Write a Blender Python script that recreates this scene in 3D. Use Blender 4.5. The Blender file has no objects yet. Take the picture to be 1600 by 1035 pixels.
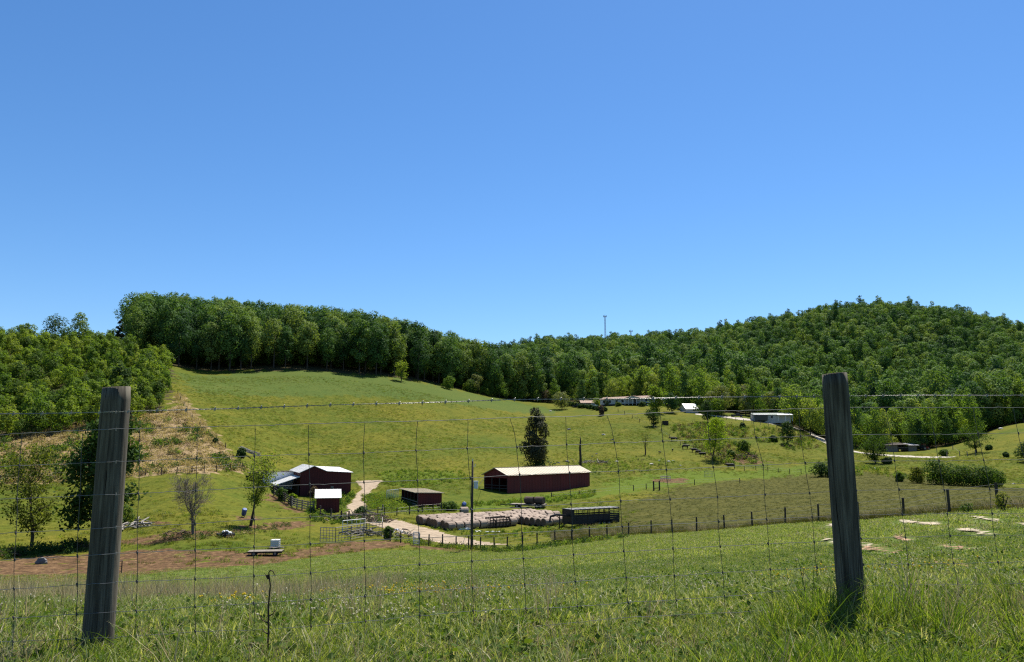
import bpy, math, random
import numpy as np
from mathutils import Vector, Matrix

scene = bpy.context.scene
COL = scene.collection
R = math.radians

# ---------------------------------------------------------------- camera, sky, sun, exposure
PITCH = R(8.37)
FPX = 1200.0                      # focal length in pixels of the 1600 px wide photograph
cam_d = bpy.data.cameras.new("camera")
cam_d.sensor_width = 36.0
cam_d.lens = FPX / 1600.0 * 36.0
cam_d.clip_start = 0.05
cam_d.clip_end = 6000
cam = bpy.data.objects.new("camera", cam_d)
COL.objects.link(cam)
cam.location = (0, 0, 0)          # eye level is z = 0 throughout
cam.rotation_euler = (R(90) + PITCH, 0, 0)
scene.camera = cam

SUN_EL, SUN_AZ = R(60), R(27)     # azimuth measured from straight ahead (+Y) towards the right (+X)
world = bpy.data.worlds.new("World")
scene.world = world
world.use_nodes = True
wn = world.node_tree
wn.nodes.clear()
w_out = wn.nodes.new('ShaderNodeOutputWorld')
w_bg = wn.nodes.new('ShaderNodeBackground')
w_sky = wn.nodes.new('ShaderNodeTexSky')
w_sky.sky_type = 'NISHITA'
w_sky.sun_disc = False
w_sky.sun_elevation = SUN_EL
w_sky.sun_rotation = SUN_AZ
w_sky.altitude = 0
w_sky.air_density = 1.0
w_sky.dust_density = 0.12
w_sky.ozone_density = 8.0
w_bg.inputs['Strength'].default_value = 0.071
w_hs = wn.nodes.new('ShaderNodeHueSaturation')
w_hs.inputs['Saturation'].default_value = 1.12
w_hs.inputs['Hue'].default_value = 0.500
wn.links.new(w_sky.outputs[0], w_hs.inputs['Color'])
wn.links.new(w_hs.outputs[0], w_bg.inputs['Color'])
wn.links.new(w_bg.outputs[0], w_out.inputs['Surface'])

sun_d = bpy.data.lights.new("sun", 'SUN')
sun_d.energy = 4.9
sun_d.angle = R(0.53)
sun_d.color = (1.0, 0.95, 0.86)
sun = bpy.data.objects.new("sun", sun_d)
COL.objects.link(sun)
SUNV = Vector((math.sin(SUN_AZ) * math.cos(SUN_EL), math.cos(SUN_AZ) * math.cos(SUN_EL), math.sin(SUN_EL)))
sun.rotation_euler = (-SUNV).to_track_quat('-Z', 'Y').to_euler()
sun.location = (60, 60, 300)

scene.view_settings.view_transform = 'Standard'
scene.view_settings.look = 'None'
scene.view_settings.exposure = 1.05
scene.view_settings.gamma = 1.0
scene.view_settings.use_curve_mapping = False
scene.render.engine = 'CYCLES'
cy = scene.cycles
cy.max_bounces = 6
cy.diffuse_bounces = 2
cy.glossy_bounces = 2
cy.transmission_bounces = 4
cy.transparent_max_bounces = 6
cy.use_denoising = False
cy.use_adaptive_sampling = False
cy.filter_width = 1.25
scene.render.film_transparent = False

rng = np.random.default_rng(7)
random.seed(7)

# ---------------------------------------------------------------- helpers: materials
def new_mat(name):
    m = bpy.data.materials.new(name)
    m.use_nodes = True
    nt = m.node_tree
    nt.nodes.clear()
    out = nt.nodes.new('ShaderNodeOutputMaterial')
    return m, nt, out

def N(nt, t, **kw):
    n = nt.nodes.new(t)
    for k, v in kw.items():
        setattr(n, k, v)
    return n

def ramp(nt, fac, stops):
    r = N(nt, 'ShaderNodeValToRGB')
    e = r.color_ramp.elements
    while len(e) < len(stops):
        e.new(0.5)
    for el, (p, c) in zip(e, stops):
        el.position = p
        el.color = (c[0], c[1], c[2], 1)
    nt.links.new(fac, r.inputs[0])
    return r.outputs[0]

def mixc(nt, fac, a, b, mode='MIX'):
    m = N(nt, 'ShaderNodeMix', data_type='RGBA', blend_type=mode)
    for sock, v in ((m.inputs[0], fac), (m.inputs[6], a), (m.inputs[7], b)):
        if hasattr(v, 'is_linked'):
            nt.links.new(v, sock)
        elif isinstance(v, (int, float)):
            sock.default_value = v
        else:
            sock.default_value = (v[0], v[1], v[2], 1)
    return m.outputs[2]

def math_n(nt, op, a, b=None, c=None, clamp=False):
    m = N(nt, 'ShaderNodeMath', operation=op, use_clamp=clamp)
    for i, v in enumerate((a, b, c)):
        if v is None:
            continue
        if hasattr(v, 'is_linked'):
            nt.links.new(v, m.inputs[i])
        else:
            m.inputs[i].default_value = v
    return m.outputs[0]

def noise(nt, vec, scale, detail=3, rough=0.55, dist=0.0):
    n = N(nt, 'ShaderNodeTexNoise')
    n.inputs['Scale'].default_value = scale
    n.inputs['Detail'].default_value = detail
    n.inputs['Roughness'].default_value = rough
    n.inputs['Distortion'].default_value = dist
    if vec is not None:
        nt.links.new(vec, n.inputs['Vector'])
    return n.outputs['Fac']

def scaled_coord(nt, sx, sy, sz, kind='Object'):
    tc = N(nt, 'ShaderNodeTexCoord')
    mp = N(nt, 'ShaderNodeMapping')
    mp.inputs['Scale'].default_value = (sx, sy, sz)
    nt.links.new(tc.outputs[kind], mp.inputs['Vector'])
    return mp.outputs[0]

def simple_mat(name, col, col2=None, scale=3.0, stretch=(1, 1, 1), rough=0.8, bump=0.3, bump_scale=None, metal=0.0, spread=(0.3, 0.7), dist=0.02, rnd=0.0):
    """a worn surface: two colours through noise, fine relief"""
    m, nt, out = new_mat(name)
    b = N(nt, 'ShaderNodeBsdfPrincipled')
    b.inputs['Roughness'].default_value = rough
    b.inputs['Metallic'].default_value = metal
    b.inputs['Specular IOR Level'].default_value = 0.22
    vec = scaled_coord(nt, *stretch)
    col2 = col2 or tuple(c * 0.7 for c in col)
    f = noise(nt, vec, scale, 5, 0.62)
    c = ramp(nt, f, [(spread[0], col), (spread[1], col2)])
    if rnd > 0:
        oi = N(nt, 'ShaderNodeObjectInfo')
        k = math_n(nt, 'MULTIPLY_ADD', oi.outputs['Random'], 2 * rnd, 1 - rnd)
        cc = N(nt, 'ShaderNodeCombineColor')
        for i in range(3):
            nt.links.new(k, cc.inputs[i])
        c = mixc(nt, 1.0, c, cc.outputs[0], 'MULTIPLY')
    nt.links.new(c, b.inputs['Base Color'])
    if bump:
        f2 = noise(nt, vec, bump_scale or scale * 3, 4, 0.6)
        bp = N(nt, 'ShaderNodeBump')
        bp.inputs['Strength'].default_value = bump
        bp.inputs['Distance'].default_value = dist
        nt.links.new(f2, bp.inputs['Height'])
        nt.links.new(bp.outputs[0], b.inputs['Normal'])
    nt.links.new(b.outputs[0], out.inputs['Surface'])
    return m

def leaf_mat(name, cols, trans=0.35, objvar=0.5, rough=0.75, tcol=1.5):
    """leaves: each leaf its own green, each plant its own cast; light passes through"""
    m, nt, out = new_mat(name)
    geo = N(nt, 'ShaderNodeNewGeometry')
    oi = N(nt, 'ShaderNodeObjectInfo')
    a = math_n(nt, 'MULTIPLY', geo.outputs['Random Per Island'], 1 - objvar)
    f = math_n(nt, 'MULTIPLY_ADD', oi.outputs['Random'], objvar, a)
    n = len(cols)
    c = ramp(nt, f, [(0.12 + 0.76 * i / (n - 1), cc) for i, cc in enumerate(cols)])
    d = N(nt, 'ShaderNodeBsdfPrincipled')
    d.inputs['Roughness'].default_value = rough
    d.inputs['Specular IOR Level'].default_value = 0.08
    nt.links.new(c, d.inputs['Base Color'])
    t = N(nt, 'ShaderNodeBsdfTranslucent')
    tc = mixc(nt, 1.0, c, (tcol * 0.95, tcol, tcol * 0.35), 'MULTIPLY')
    nt.links.new(tc, t.inputs['Color'])
    mx = N(nt, 'ShaderNodeMixShader')
    mx.inputs[0].default_value = trans
    nt.links.new(d.outputs[0], mx.inputs[1])
    nt.links.new(t.outputs[0], mx.inputs[2])
    nt.links.new(mx.outputs[0], out.inputs['Surface'])
    return m

# ---------------------------------------------------------------- helpers: meshes and objects
class MB:
    """collects simple shapes into one mesh"""
    def __init__(s):
        s.v, s.f, s.mi = [], [], []

    def add(s, vs, fs, mi=0):
        o = len(s.v)
        s.v += [tuple(p) for p in vs]
        s.f += [tuple(i + o for i in f) for f in fs]
        s.mi += [mi] * len(fs)
        return s

    def box(s, c, size, rz=0.0, mi=0):
        hx, hy, hz = (d / 2 for d in size)
        cz, sz = math.cos(rz), math.sin(rz)
        vs = []
        for x, y, z in ((-hx, -hy, -hz), (hx, -hy, -hz), (hx, hy, -hz), (-hx, hy, -hz), (-hx, -hy, hz), (hx, -hy, hz), (hx, hy, hz), (-hx, hy, hz)):
            vs.append((c[0] + x * cz - y * sz, c[1] + x * sz + y * cz, c[2] + z))
        return s.add(vs, [(0, 3, 2, 1), (4, 5, 6, 7), (0, 1, 5, 4), (1, 2, 6, 5), (2, 3, 7, 6), (3, 0, 4, 7)], mi)

    def hexa(s, a, b, mi=0):
        """a, b: two quads (lists of four points), joined"""
        return s.add(list(a) + list(b), [(3, 2, 1, 0), (4, 5, 6, 7), (0, 1, 5, 4), (1, 2, 6, 5), (2, 3, 7, 6), (3, 0, 4, 7)], mi)

    def bar(s, p0, p1, w, h, mi=0, up=(0, 0, 1)):
        p0, p1 = Vector(p0), Vector(p1)
        d = (p1 - p0).normalized()
        u = Vector(up)
        if abs(d.dot(u)) > 0.95:
            u = Vector((0, 1, 0))
        x = d.cross(u).normalized() * (w / 2)
        y = x.cross(d).normalized() * (h / 2)
        q = [(-1, -1), (1, -1), (1, 1), (-1, 1)]
        return s.hexa([p0 + x * a + y * b for a, b in q], [p1 + x * a + y * b for a, b in q], mi)

    def tube(s, pts, rads, n=6, mi=0, cap=True):
        pts = [Vector(p) for p in pts]
        if not hasattr(rads, '__len__'):
            rads = [rads] * len(pts)
        vs, fs = [], []
        prev = None
        for i, p in enumerate(pts):
            d = (pts[min(i + 1, len(pts) - 1)] - pts[max(i - 1, 0)]).normalized()
            if prev is None:
                ref = Vector((0, 0, 1)) if abs(d.z) < 0.9 else Vector((1, 0, 0))
                x = d.cross(ref).normalized()
            else:
                x = (prev - d * prev.dot(d)).normalized()
            prev = x
            y = d.cross(x)
            for k in range(n):
                a = 2 * math.pi * k / n
                vs.append(p + (x * math.cos(a) + y * math.sin(a)) * rads[i])
        m = len(pts)
        for i in range(m - 1):
            for k in range(n):
                k2 = (k + 1) % n
                fs.append((i * n + k, i * n + k2, (i + 1) * n + k2, (i + 1) * n + k))
        if cap:
            fs.append(tuple(range(n - 1, -1, -1)))
            fs.append(tuple(range((m - 1) * n, m * n)))
        return s.add(vs, fs, mi)

    def prism(s, prof, y0, y1, mi=0):
        """profile in x,z pushed along y"""
        n = len(prof)
        vs = [(x, y0, z) for x, z in prof] + [(x, y1, z) for x, z in prof]
        fs = [tuple(range(n)), tuple(range(2 * n - 1, n - 1, -1))]
        for i in range(n):
            j = (i + 1) % n
            fs.append((i, i + n, j + n, j))
        return s.add(vs, fs, mi)

    def ball(s, c, r, n=6, m=4, mi=0, jit=0.0, rs=random):
        if not hasattr(r, '__len__'):
            r = (r, r, r)
        vs = [(c[0], c[1], c[2] - r[2])]
        for i in range(1, m):
            t = -math.pi / 2 + math.pi * i / m
            for k in range(n):
                a = 2 * math.pi * k / n + i * 0.4
                q = 1 + rs.uniform(-jit, jit)
                vs.append((c[0] + r[0] * q * math.cos(t) * math.cos(a), c[1] + r[1] * q * math.cos(t) * math.sin(a), c[2] + r[2] * q * math.sin(t)))
        vs.append((c[0], c[1], c[2] + r[2]))
        fs = []
        for k in range(n):
            fs.append((0, 1 + (k + 1) % n, 1 + k))
            fs.append((len(vs) - 1, 1 + (m - 2) * n + k, 1 + (m - 2) * n + (k + 1) % n))
        for i in range(m - 2):
            for k in range(n):
                k2 = (k + 1) % n
                fs.append((1 + i * n + k, 1 + i * n + k2, 1 + (i + 1) * n + k2, 1 + (i + 1) * n + k))
        return s.add(vs, fs, mi)

    def mesh(s, name, mats, smooth=False):
        me = bpy.data.meshes.new(name)
        me.from_pydata(s.v, [], s.f)
        for m in (mats if isinstance(mats, (list, tuple)) else [mats]):
            me.materials.append(m)
        if any(s.mi):
            me.polygons.foreach_set('material_index', s.mi)
        if smooth:
            me.polygons.foreach_set('use_smooth', [True] * len(me.polygons))
        me.update()
        return me

    def build(s, name, mats, parent=None, smooth=False, label=None):
        return link(name, s.mesh(name, mats, smooth), parent, label)

def link(name, me, parent=None, label=None):
    o = bpy.data.objects.new(name, me)
    COL.objects.link(o)
    if parent is not None:
        o.parent = parent
    if label:
        o['label'] = label
    return o

def tag(o, label=None, cat=None, group=None, kind=None):
    if label:
        o['label'] = label
    if cat:
        o['category'] = cat
    if group:
        o['group'] = group
    if kind:
        o['kind'] = kind
    return o

def thing(name, label, cat, loc=(0, 0, 0), rz=0.0, group=None):
    o = bpy.data.objects.new(name, None)
    o.empty_display_size = 0.3
    COL.objects.link(o)
    o.location = loc
    o.rotation_euler = (0, 0, rz)
    return tag(o, label, cat, group)

def copy_tree(o, parent=None):
    c = o.copy()
    COL.objects.link(c)
    if parent is not None:
        c.parent = parent
    for ch in list(o.children):
        copy_tree(ch, c)
    return c

# ---------------------------------------------------------------- terrain: heights from surveyed points
def ray(px, py):
    dx = (px - 800.0) / FPX
    u = (517.5 - py) / FPX
    y = math.cos(PITCH) - u * math.sin(PITCH)
    z = math.sin(PITCH) + u * math.cos(PITCH)
    return dx / y, z / y          # X/Y, Z/Y

CTRL = []
def col_pts(px, *pairs):
    for d, py in pairs:
        a, s = ray(px, py)
        CTRL.append((a * d, d, s * d))

def zpts(px, *pairs):
    a, _ = ray(px, 900)
    for d, z in pairs:
        CTRL.append((a * d, d, z))

for px, z5 in ((-250, -1.24), (0, -1.2), (400, -1.17), (800, -1.13), (1300, -1.08), (1600, -1.06), (1850, -1.05)):
    zpts(px, (3.0, -1.03), (3.9, -1.07), (5.2, z5))
for px in (-300, 0):
    col_pts(px, (10, 945), (14, 934), (22, 936), (42, 924), (60, 917), (70, 897), (82, 868), (95, 845), (110, 810), (140, 753), (160, 722), (175, 700), (190, 682), (220, 650), (260, 590), (300, 545), (400, 552), (600, 560), (1000, 600))
col_pts(200, (10, 944), (20, 936), (42, 922), (62, 911), (74, 886), (84, 862), (100, 830), (120, 795), (140, 757), (160, 722), (185, 688), (215, 650), (245, 615), (300, 560), (335, 548), (400, 540), (600, 550))
col_pts(300, (100, 818), (130, 765), (145, 740), (170, 705), (200, 668), (240, 622), (290, 593), (330, 579), (365, 560), (400, 541), (450, 528), (600, 545))
col_pts(400, (10, 944), (20, 933), (40, 920), (60, 912), (74, 884), (90, 848), (110, 815), (130, 790))
col_pts(480, (150, 773), (170, 762), (190, 735), (230, 685), (275, 628), (330, 579), (380, 563), (460, 548), (600, 560))
col_pts(600, (10, 935), (20, 912), (40, 892), (60, 879), (80, 867), (95, 847), (110, 823), (135, 793), (160, 768), (185, 737), (235, 685), (290, 635), (340, 588), (400, 575), (460, 560), (600, 580))
col_pts(700, (92, 857), (110, 826), (140, 788), (165, 765), (190, 737), (240, 690), (300, 642), (370, 603), (420, 596), (550, 590), (800, 590))
col_pts(800, (10, 934), (20, 905), (40, 884), (60, 873), (90, 859), (100, 843))
col_pts(850, (110, 826), (150, 784), (165, 771), (184, 762), (205, 732), (250, 698), (330, 655), (400, 632), (450, 624), (600, 600), (800, 560), (1000, 570))
col_pts(1000, (20, 894), (40, 869), (60, 854), (83, 839), (97, 830), (130, 796), (180, 760), (215, 737), (255, 705), (305, 668), (335, 645), (365, 630), (395, 627), (470, 618), (600, 590), (800, 555), (1000, 570))
col_pts(1200, (10, 913), (20, 882), (40, 848), (68, 823), (82, 826), (97, 822), (115, 806), (160, 772), (220, 741), (250, 718), (282, 690), (305, 668), (330, 655), (360, 652), (450, 630), (600, 572), (760, 528), (950, 540))
col_pts(1345, (50, 816), (57, 812.5), (85, 815), (105, 797), (155, 765), (215, 738), (265, 716), (300, 703), (350, 692), (450, 640), (560, 574), (700, 507), (850, 520))
col_pts(1480, (25, 836), (45, 803), (70, 806), (105, 790), (150, 765), (210, 740), (260, 716), (300, 702), (340, 690), (450, 640), (560, 578), (700, 513), (850, 526))
for px in (1600, 1900):
    col_pts(px, (10, 882), (20, 833), (30, 808), (40, 795), (60, 799), (100, 789), (150, 766), (210, 744), (250, 710), (290, 674), (325, 660), (400, 655), (500, 605), (620, 560), (720, 542), (880, 552))
CT = np.array(CTRL)
KA = 3.4
def uvw(x, y):
    r = np.sqrt(x * x + y * y)
    return KA * np.arctan2(x, y), np.log(np.maximum(r, 0.3)), r

def phi(r2):
    r = np.sqrt(r2 + 0.02)
    return r2 * np.log(r) * 0.15 - r * 0.6

_u, _v, _r = uvw(CT[:, 0], CT[:, 1])
_s = CT[:, 2] / _r
_n = len(CT)
_A = phi((_u[:, None] - _u[None]) ** 2 + (_v[:, None] - _v[None]) ** 2)
_A[np.diag_indices(_n)] += 0.012
_P = np.c_[np.ones(_n), _u, _v]
_M = np.block([[_A, _P], [_P.T, np.zeros((3, 3))]])
_W = np.linalg.solve(_M, np.r_[_s, 0, 0, 0])

def lumps(x, y):
    """small rises and hollows of the ground"""
    r = np.sqrt(x * x + y * y)
    k = np.clip((r - 8) / 60, 0, 1)
    z = 0.10 * np.sin(x * 0.31 + 1.3 * np.sin(y * 0.17)) * np.sin(y * 0.27 + x * 0.11)
    z += 0.22 * np.sin(x * 0.083 + y * 0.031 + 1.1) * np.sin(y * 0.067 - x * 0.02)
    return z * k * 0.6 + 0.012 * np.sin(x * 2.1 + np.sin(y * 1.7)) * np.sin(y * 2.6)

def height(x, y):
    x = np.atleast_1d(np.asarray(x, float)).ravel()
    y = np.atleast_1d(np.asarray(y, float)).ravel()
    out = np.empty(len(x))
    for i in range(0, len(x), 20000):
        xs, ys = x[i:i + 20000], y[i:i + 20000]
        u, v, r = uvw(xs, ys)
        uc = np.clip(u, KA * R(-42), KA * R(42))
        vc = np.clip(v, math.log(3.2), math.log(1250))
        g = phi((uc[:, None] - _u[None]) ** 2 + (vc[:, None] - _v[None]) ** 2)
        s = g @ _W[:_n] + _W[_n] + uc * _W[_n + 1] + vc * _W[_n + 2]
        z = s * np.clip(r, 3.2, 1250)
        # behind the viewer the roadside goes on as gently rising ground
        w = np.clip((np.abs(u) / KA - R(46)) / R(40), 0, 1)
        w = w * w * (3 - 2 * w)
        zb = -1.05 + 0.02 * np.maximum(r - 3, 0)
        z = z * (1 - w) + zb * w
        out[i:i + 20000] = z + lumps(xs, ys)
    return out

def gz(x, y):
    return float(height(x, y)[0])

_DS = np.exp(np.linspace(math.log(3.2), math.log(1100), 1500))
_colcache = {}
def hit(px, py, dmin=80.0):
    """where the line of sight through a point of the photograph meets the ground"""
    a, s = ray(px, py)
    zs = height(a * _DS, _DS) - s * _DS
    ok = (_DS >= dmin) & (zs >= 0)
    if not ok.any():
        j = len(_DS) - 1
        d = _DS[j]
    else:
        j = int(np.argmax(ok))
        if j > 0 and zs[j - 1] < 0:
            t = zs[j - 1] / (zs[j - 1] - zs[j])
            d = _DS[j - 1] + t * (_DS[j] - _DS[j - 1])
        else:
            d = _DS[j]
    return Vector((a * d, d, gz(a * d, d)))

def at(px, d):
    a, _ = ray(px, 800)
    return Vector((a * d, d, gz(a * d, d)))

def on(px, py, d):
    a, s = ray(px, py)
    return Vector((a * d, d, s * d))

def in_poly(poly, x, y):
    x = np.asarray(x); y = np.asarray(y)
    c = np.zeros(x.shape, bool)
    n = len(poly)
    for i in range(n):
        x0, y0 = poly[i]
        x1, y1 = poly[(i + 1) % n]
        if y0 == y1:
            continue
        t = (y0 > y) != (y1 > y)
        c ^= t & (x < (x1 - x0) * (y - y0) / (y1 - y0) + x0)
    return c

def hpoly(pts, dmin=80.0):
    return [tuple(hit(px, py, dmin)[:2]) for px, py in pts]

def dpoly(pts):
    return [tuple(at(px, d)[:2]) for px, d in pts]
# ---------------------------------------------------------------- regions of the ground
REG = {}
REG['dirt'] = [
    hpoly([(-80, 880), (0, 876), (100, 868), (150, 862), (250, 860), (330, 860), (420, 866), (470, 862), (505, 850), (560, 846), (620, 846), (640, 850), (600, 857), (520, 866), (450, 876), (380, 886), (300, 890), (200, 903), (100, 911), (0, 918), (-80, 922)], 40),
    hpoly([(165, 846), (210, 842), (240, 834), (290, 833), (350, 829), (385, 822), (420, 819), (480, 814), (486, 823), (455, 828), (400, 827), (350, 838), (290, 842), (240, 850), (170, 852)], 60),
    hpoly([(356, 808), (395, 806), (402, 813), (370, 814)], 70),
    hpoly([(225, 814), (258, 814), (262, 822), (225, 822)], 70),
    hpoly([(1018, 752), (1040, 747), (1068, 748), (1076, 751), (1050, 755)], 120),
    hpoly([(640, 852), (670, 854), (740, 859), (735, 863), (680, 860), (640, 856)], 60),
    hpoly([(405, 768), (425, 770), (450, 788), (480, 801), (470, 803), (440, 793), (415, 780)], 90),
    hpoly([(1130, 700), (1170, 708), (1195, 722), (1160, 726), (1130, 715)], 180),
]
REG['dry'] = [
    hpoly([(-120, 692), (0, 686), (60, 676), (110, 668), (200, 652), (262, 640), (282, 640), (322, 672), (350, 702), (372, 722), (384, 737), (300, 742), (200, 746), (100, 752), (0, 757), (-120, 757)], 90),
    hpoly([(274, 616), (284, 616), (310, 650), (352, 700), (338, 702), (300, 662), (276, 640)], 150),
]
REG['olive'] = [
    dpoly([(955, 108), (965, 140), (1000, 152), (1060, 180), (1160, 200), (1250, 218), (1330, 220), (1420, 205), (1470, 185), (1560, 158), (1800, 150), (1850, 60), (1600, 44), (1484, 50), (1411, 54), (1340, 60), (1278, 66), (1226, 71), (1131, 79), (1050, 84), (981, 88), (940, 92)]),
]
REG['lush'] = [
    hpoly([(1010, 742), (1060, 737), (1160, 736), (1290, 726), (1285, 738), (1160, 749), (1080, 757), (1000, 766), (960, 772), (930, 778), (950, 750)], 120),
    hpoly([(556, 770), (600, 770), (690, 792), (760, 782), (900, 768), (930, 768), (930, 778), (860, 786), (700, 800), (640, 800), (580, 792)], 95),
    hpoly([(590, 740), (700, 735), (730, 745), (640, 765), (600, 757)], 130),
]
REG['fresh'] = [hpoly([(275, 582), (420, 579), (560, 586), (700, 606), (800, 628), (880, 640), (850, 648), (700, 630), (520, 618), (300, 614)], 200)]
F_RIDGE = [(182, 325), (275, 327), (420, 333), (500, 336), (580, 345), (700, 374), (790, 402), (860, 426), (905, 432), (930, 520), (820, 560), (700, 540), (560, 520), (400, 490), (250, 470), (182, 450)]
F_HILL = [(760, 560), (850, 470), (920, 410), (1000, 386), (1060, 372), (1100, 350), (1170, 352), (1235, 340), (1300, 318), (1400, 320), (1480, 318), (1540, 326), (1620, 345), (1900, 360), (1900, 860), (1600, 800), (1345, 790), (1200, 830), (1000, 880), (850, 900), (740, 900)]
F_YOUNG = [(-330, 178), (0, 183), (60, 188), (110, 194), (200, 207), (240, 222), (250, 238), (256, 300), (226, 325), (182, 345), (60, 335), (-330, 330)]
REG['wood'] = [dpoly(F_RIDGE), dpoly(F_HILL), dpoly(F_YOUNG)]

# ---------------------------------------------------------------- ground sheet
ang = np.r_[np.arange(-180, -44, 4.0), np.linspace(-44, 44, 470), np.arange(48, 180, 4.0)]
rad = np.unique(np.r_[0.0, np.geomspace(1.0, 40, 150), np.geomspace(40, 340, 215), np.geomspace(340, 1400, 50)])
AA, RR = np.meshgrid(np.radians(ang), rad)
GX, GY = (RR * np.sin(AA)).ravel(), (RR * np.cos(AA)).ravel()
GZ = height(GX, GY)
GZ[:len(ang)] = -1.05
na, nr = len(ang), len(rad)
I = np.arange(nr * na).reshape(nr, na)
q = np.stack([I[:-1], np.roll(I, -1, 1)[:-1], np.roll(I, -1, 1)[1:], I[1:]], -1).reshape(-1, 4)
me = bpy.data.meshes.new('ground')
me.vertices.add(len(GX))
me.vertices.foreach_set('co', np.c_[GX, GY, GZ].ravel())
me.loops.add(len(q) * 4)
me.polygons.add(len(q))
me.loops.foreach_set('vertex_index', q[:, ::-1].ravel())
me.polygons.foreach_set('loop_start', np.arange(len(q)) * 4)
me.polygons.foreach_set('use_smooth', np.ones(len(q), bool))
me.update(calc_edges=True)

def region(name, x, y, k=1.0):
    """soft membership: an average over a few neighbouring points, with a wandering edge"""
    acc = np.zeros(len(x))
    r = np.sqrt(x * x + y * y)
    w = np.clip(r * 0.006, 0.1, 1.5) * k
    wx = w * 1.2 * np.sin(x * 0.7 + 2 * np.sin(y * 0.43)) + w * 0.8 * np.sin(y * 1.9 + x)
    wy = w * 1.2 * np.sin(y * 0.6 + 2 * np.sin(x * 0.53)) + w * 0.8 * np.sin(x * 1.7 - y)
    offs = [(0, 0), (1, 0), (-1, 0), (0, 1), (0, -1), (.7, .7), (-.7, .7), (.7, -.7), (-.7, -.7)]
    for ox, oy in offs:
        m = np.zeros(len(x), bool)
        for p in REG[name]:
            m |= in_poly(p, x + wx + ox * w, y + wy + oy * w)
        acc += m
    return acc / len(offs)

NEAR_EDGE = np.array([(px, d) for px, d in ((-400, 69), (0, 69), (200, 70), (400, 74), (520, 80), (620, 86), (740, 90), (900, 88), (981, 85.5), (1050, 80.5), (1131, 74.5), (1226, 66.5), (1278, 61.5), (1340, 55.5), (1411, 49.5), (1484, 44.5), (1600, 39.5), (2000, 37))], float)
def near_field(x, y):
    a = 800 + 1200 * x / np.maximum(y, 0.01)
    edge = np.interp(a, NEAR_EDGE[:, 0], NEAR_EDGE[:, 1])
    return np.clip((edge - y) / np.maximum(edge * 0.03, 0.3) + 0.5, 0, 1)

for nm in ('dirt', 'dry', 'olive', 'lush', 'wood', 'fresh'):
    at_ = me.attributes.new(nm, 'FLOAT', 'POINT')
    at_.data.foreach_set('value', region(nm, GX, GY))
at_ = me.attributes.new('near', 'FLOAT', 'POINT')
at_.data.foreach_set('value', np.where(GY < 0, 1.0, near_field(GX, GY)))

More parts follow.
